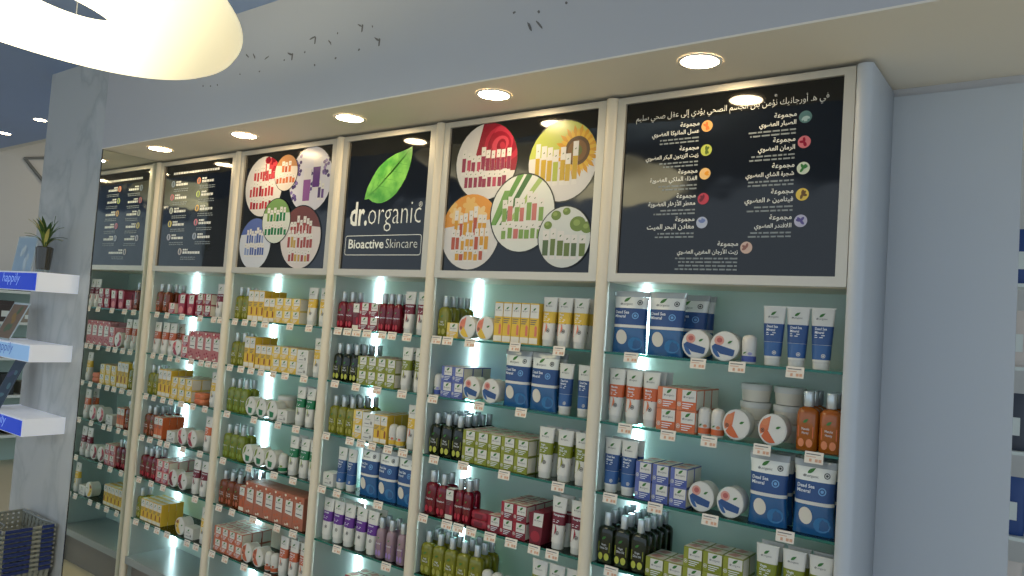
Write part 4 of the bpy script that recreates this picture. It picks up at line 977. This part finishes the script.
# stack of shopping baskets at the foot of the pier
BASK = mat('basket_grey', (146, 148, 136), .5); NAVY = mat('basket_navy', (30, 48, 104), .4); WIRE = mat('basket_wire', (170, 176, 176), .3, metal=.6)
def basket(k, n):
    z = .0005+k*.0245; bx, by = -4.11, -.462
    t = thing('shopping_basket', f'grey shopping basket with navy rim clips, {("bottom" if k == 0 else "topmost" if k == n-1 else ORD8[k] + " from the bottom")} of the stack', 'basket', (bx, by, z), 0, 'stack of shopping baskets')
    W2, D2, w2, d2, H = .200, .122, .174, .098, .215
    def wall(a, b, c, d, name='wall'):
        # slatted wall between bottom edge a-b and top edge c-d
        mb = MB(); A, B, Cc, Dd = map(Vector, (a, b, c, d)); nn = 9
        nrm = ((B-A).cross(Dd-A)).normalized()*.0012
        def quad(p0, p1, p2, p3):
            vs = [p+nrm for p in (p0, p1, p2, p3)]+[p-nrm for p in (p0, p1, p2, p3)]
            mb.add(vs, [(0, 1, 2, 3), (7, 6, 5, 4), (0, 4, 5, 1), (1, 5, 6, 2), (2, 6, 7, 3), (3, 7, 4, 0)], BASK)
        L = lambda u, v: (A*(1-u)+B*u)*(1-v)+(Dd*(1-u)+Cc*u)*v
        for i in range(nn):
            u0 = i/(nn-.4); u1 = u0+.6/(nn-.4); quad(L(u0, 0), L(u1, 0), L(u1, 1), L(u0, 1))
        for v in (0, .3, .6, .94): quad(L(0, v), L(1, v), L(1, v+.05), L(0, v+.05))
        mb.build(name, t)
    f = .0013
    P = lambda sx, sy, top: (sx*(W2 if top else w2)*.995, sy*(D2 if top else d2)*.995, H if top else f)
    wall(P(-1, -1, 0), P(1, -1, 0), P(1, -1, 1), P(-1, -1, 1)); wall(P(1, -1, 0), P(1, 1, 0), P(1, 1, 1), P(1, -1, 1))
    wall(P(1, 1, 0), P(-1, 1, 0), P(-1, 1, 1), P(1, 1, 1)); wall(P(-1, 1, 0), P(-1, -1, 0), P(-1, -1, 1), P(-1, 1, 1))
    if k == 0: MB().box(-w2, w2, -d2, d2, 0, .003, BASK).build('base', t)
    r = .0085
    for x0, x1, y0, y1 in ((-W2-r, W2+r, -D2-r, -D2-.001), (-W2-r, W2+r, D2+.001, D2+r)): MB().box(x0, x1, y0, y1, H-.012, H, WIRE if k == n-1 else BASK).build('rim', t)
    for x0, x1 in ((-W2-r, -W2-.001), (W2+.001, W2+r)): MB().box(x0, x1, -D2, D2, H-.012, H, BASK).build('rim', t)
    for y0, y1 in ((-.115, .012), (.06, .118)): MB().box(W2+r+.0005, W2+r+.006, y0, y1, H-.014, H+.002, NAVY).build('rim_clip', t)
    for x0, x1 in ((-.19, -.04), (.06, .19)): MB().box(x0, x1, -D2-r-.006, -D2-r-.0005, H-.014, H+.002, NAVY).build('rim_clip', t)
    if k == n-1:
        for s_ in (-1, 1): MB().tube([(-.16, s_*(D2-.004), H+.003), (-.13, s_*(D2-.03), H+.012), (.13, s_*(D2-.03), H+.012), (.16, s_*(D2-.004), H+.003)], .0035, WIRE).build('handle', t)
ORD8 = ORD+['ninth', 'tenth', 'eleventh', 'twelfth']
for k in range(10): basket(k, 10)

# ------------------------------------------------------------------ what shows behind the pier and past the right panel
SHW = mat('far_shelf_white', (214, 222, 216), .45)
t = thing('wall_shelving', 'white wall shelving far behind the marble pier', 'shelving', (-7.98, .15, 0))
for y in (0, 1.28): MB().box(0, .36, y, y+.02, 0.001, 1.80, SHW).build('side_board', t)
for z in (.28, .66, 1.02, 1.36, 1.66): MB().box(.001, .355, .021, 1.279, z, z+.025, SHW).build('shelf_board', t)
MB().box(.0, .0005, .021, 1.279, 0.001, 1.80, mat('far_back', (176, 200, 190), .5)).build('back_board', t)
far = [(1.3855, .34, .10, .16, (104, 84, 66), 'brown'), (1.3855, .50, .13, .20, (60, 50, 44), 'dark brown'), (1.3855, .70, .12, .14, (150, 140, 124), 'beige'), (1.0455, .36, .12, .2, (52, 48, 44), 'black'), (1.0455, .53, .12, .14, (128, 104, 80), 'tan'), (1.0455, .72, .1, .18, (190, 186, 170), 'cream'),
       (.6855, .38, .14, .16, (92, 70, 54), 'brown'), (.6855, .58, .12, .2, (40, 44, 46), 'black'), (.6855, .76, .1, .12, (160, 150, 130), 'beige'), (1.6855, .60, .05, .09, (36, 42, 40), 'black'), (1.6855, .70, .07, .1, (70, 84, 80), 'grey green'), (.3055, .45, .2, .2, (120, 112, 100), 'grey'), (.3055, .70, .16, .16, (86, 72, 60), 'brown')]
FSH = {1.6855: 'top', 1.3855: 'second', 1.0455: 'third', .6855: 'fourth', .3055: 'lowest'}
for z, y, w, h, c, nm in far:
    o = thing('storage_box', f'small {nm} box on the {FSH[z]} board of the far white shelving', 'box', (-7.76, .15+y, z), 0, 'boxes on the far shelving')
    cm = mat('far_box_%d_%d_%d' % c, c, .5); hl = h*.8
    MB().bevel_box(-.1, .1, -w/2, w/2, 0, hl, .004, cm).build('body', o); MB().bevel_box(-.103, .103, -w/2-.003, w/2+.003, hl+.0005, h, .004, cm).build('lid', o)
    MB().box(.1005, .101, -w*.25, w*.25, hl*.3, hl*.65, SHW).build('label_panel', o)
BRK = mat('bracket_grey', (120, 122, 120), .5)
t = thing('wall_frame', 'thin grey angled frame high on the far white wall', 'frame', (-7.99, .80, 3.0))
MB().tube([(0, 0, .02), (.012, .20, .07)], .016, BRK, 4).build('top_bar', t); MB().tube([(.0, 0, .02), (.012, .30, -.30)], .016, BRK, 4).build('slanted_bar', t)

t = thing('packet_rack', 'narrow white rack of packets past the plain panel', 'rack', (.47, .86, 0))
for x in (-.2, .2): MB().box(x-.008, x+.008, -.06, .06, 0.001, 2.18, SHW).build('side_board', t)
for k in range(7): MB().box(-.191, .191, -.06, .06, .25+.28*k, .262+.28*k, SHW).build('shelf_board', t)
pal = [((40, 72, 130), 'blue'), ((206, 206, 204), 'white'), ((60, 66, 78), 'slate'), ((150, 166, 186), 'pale blue'), ((210, 200, 190), 'cream'), ((52, 60, 74), 'dark grey')]
for k in range(7):
    for j in range(3):
        (c, nm) = pal[(k*2+j) % 6]
        o = thing('product_packet', f'{nm} packet, {ORD[j]} from left on board {ORD[k]} from floor of narrow rack', 'packet', (.47-.125+.125*j, .85, .2625+.28*k), 0, 'packets on the narrow rack')
        cm = mat('packet_%d_%d_%d' % c, c, .4)
        MB().loft([(0, .05, .02, 3), (.02, .054, .026, 3), (.16, .05, .012, 3), (.19, .054, .003, 3)], cm, 14).build('pouch', o)
        MB().box(-.03, .03, -.0268, -.0262, .05, .11, SHW).build('label_panel', o)
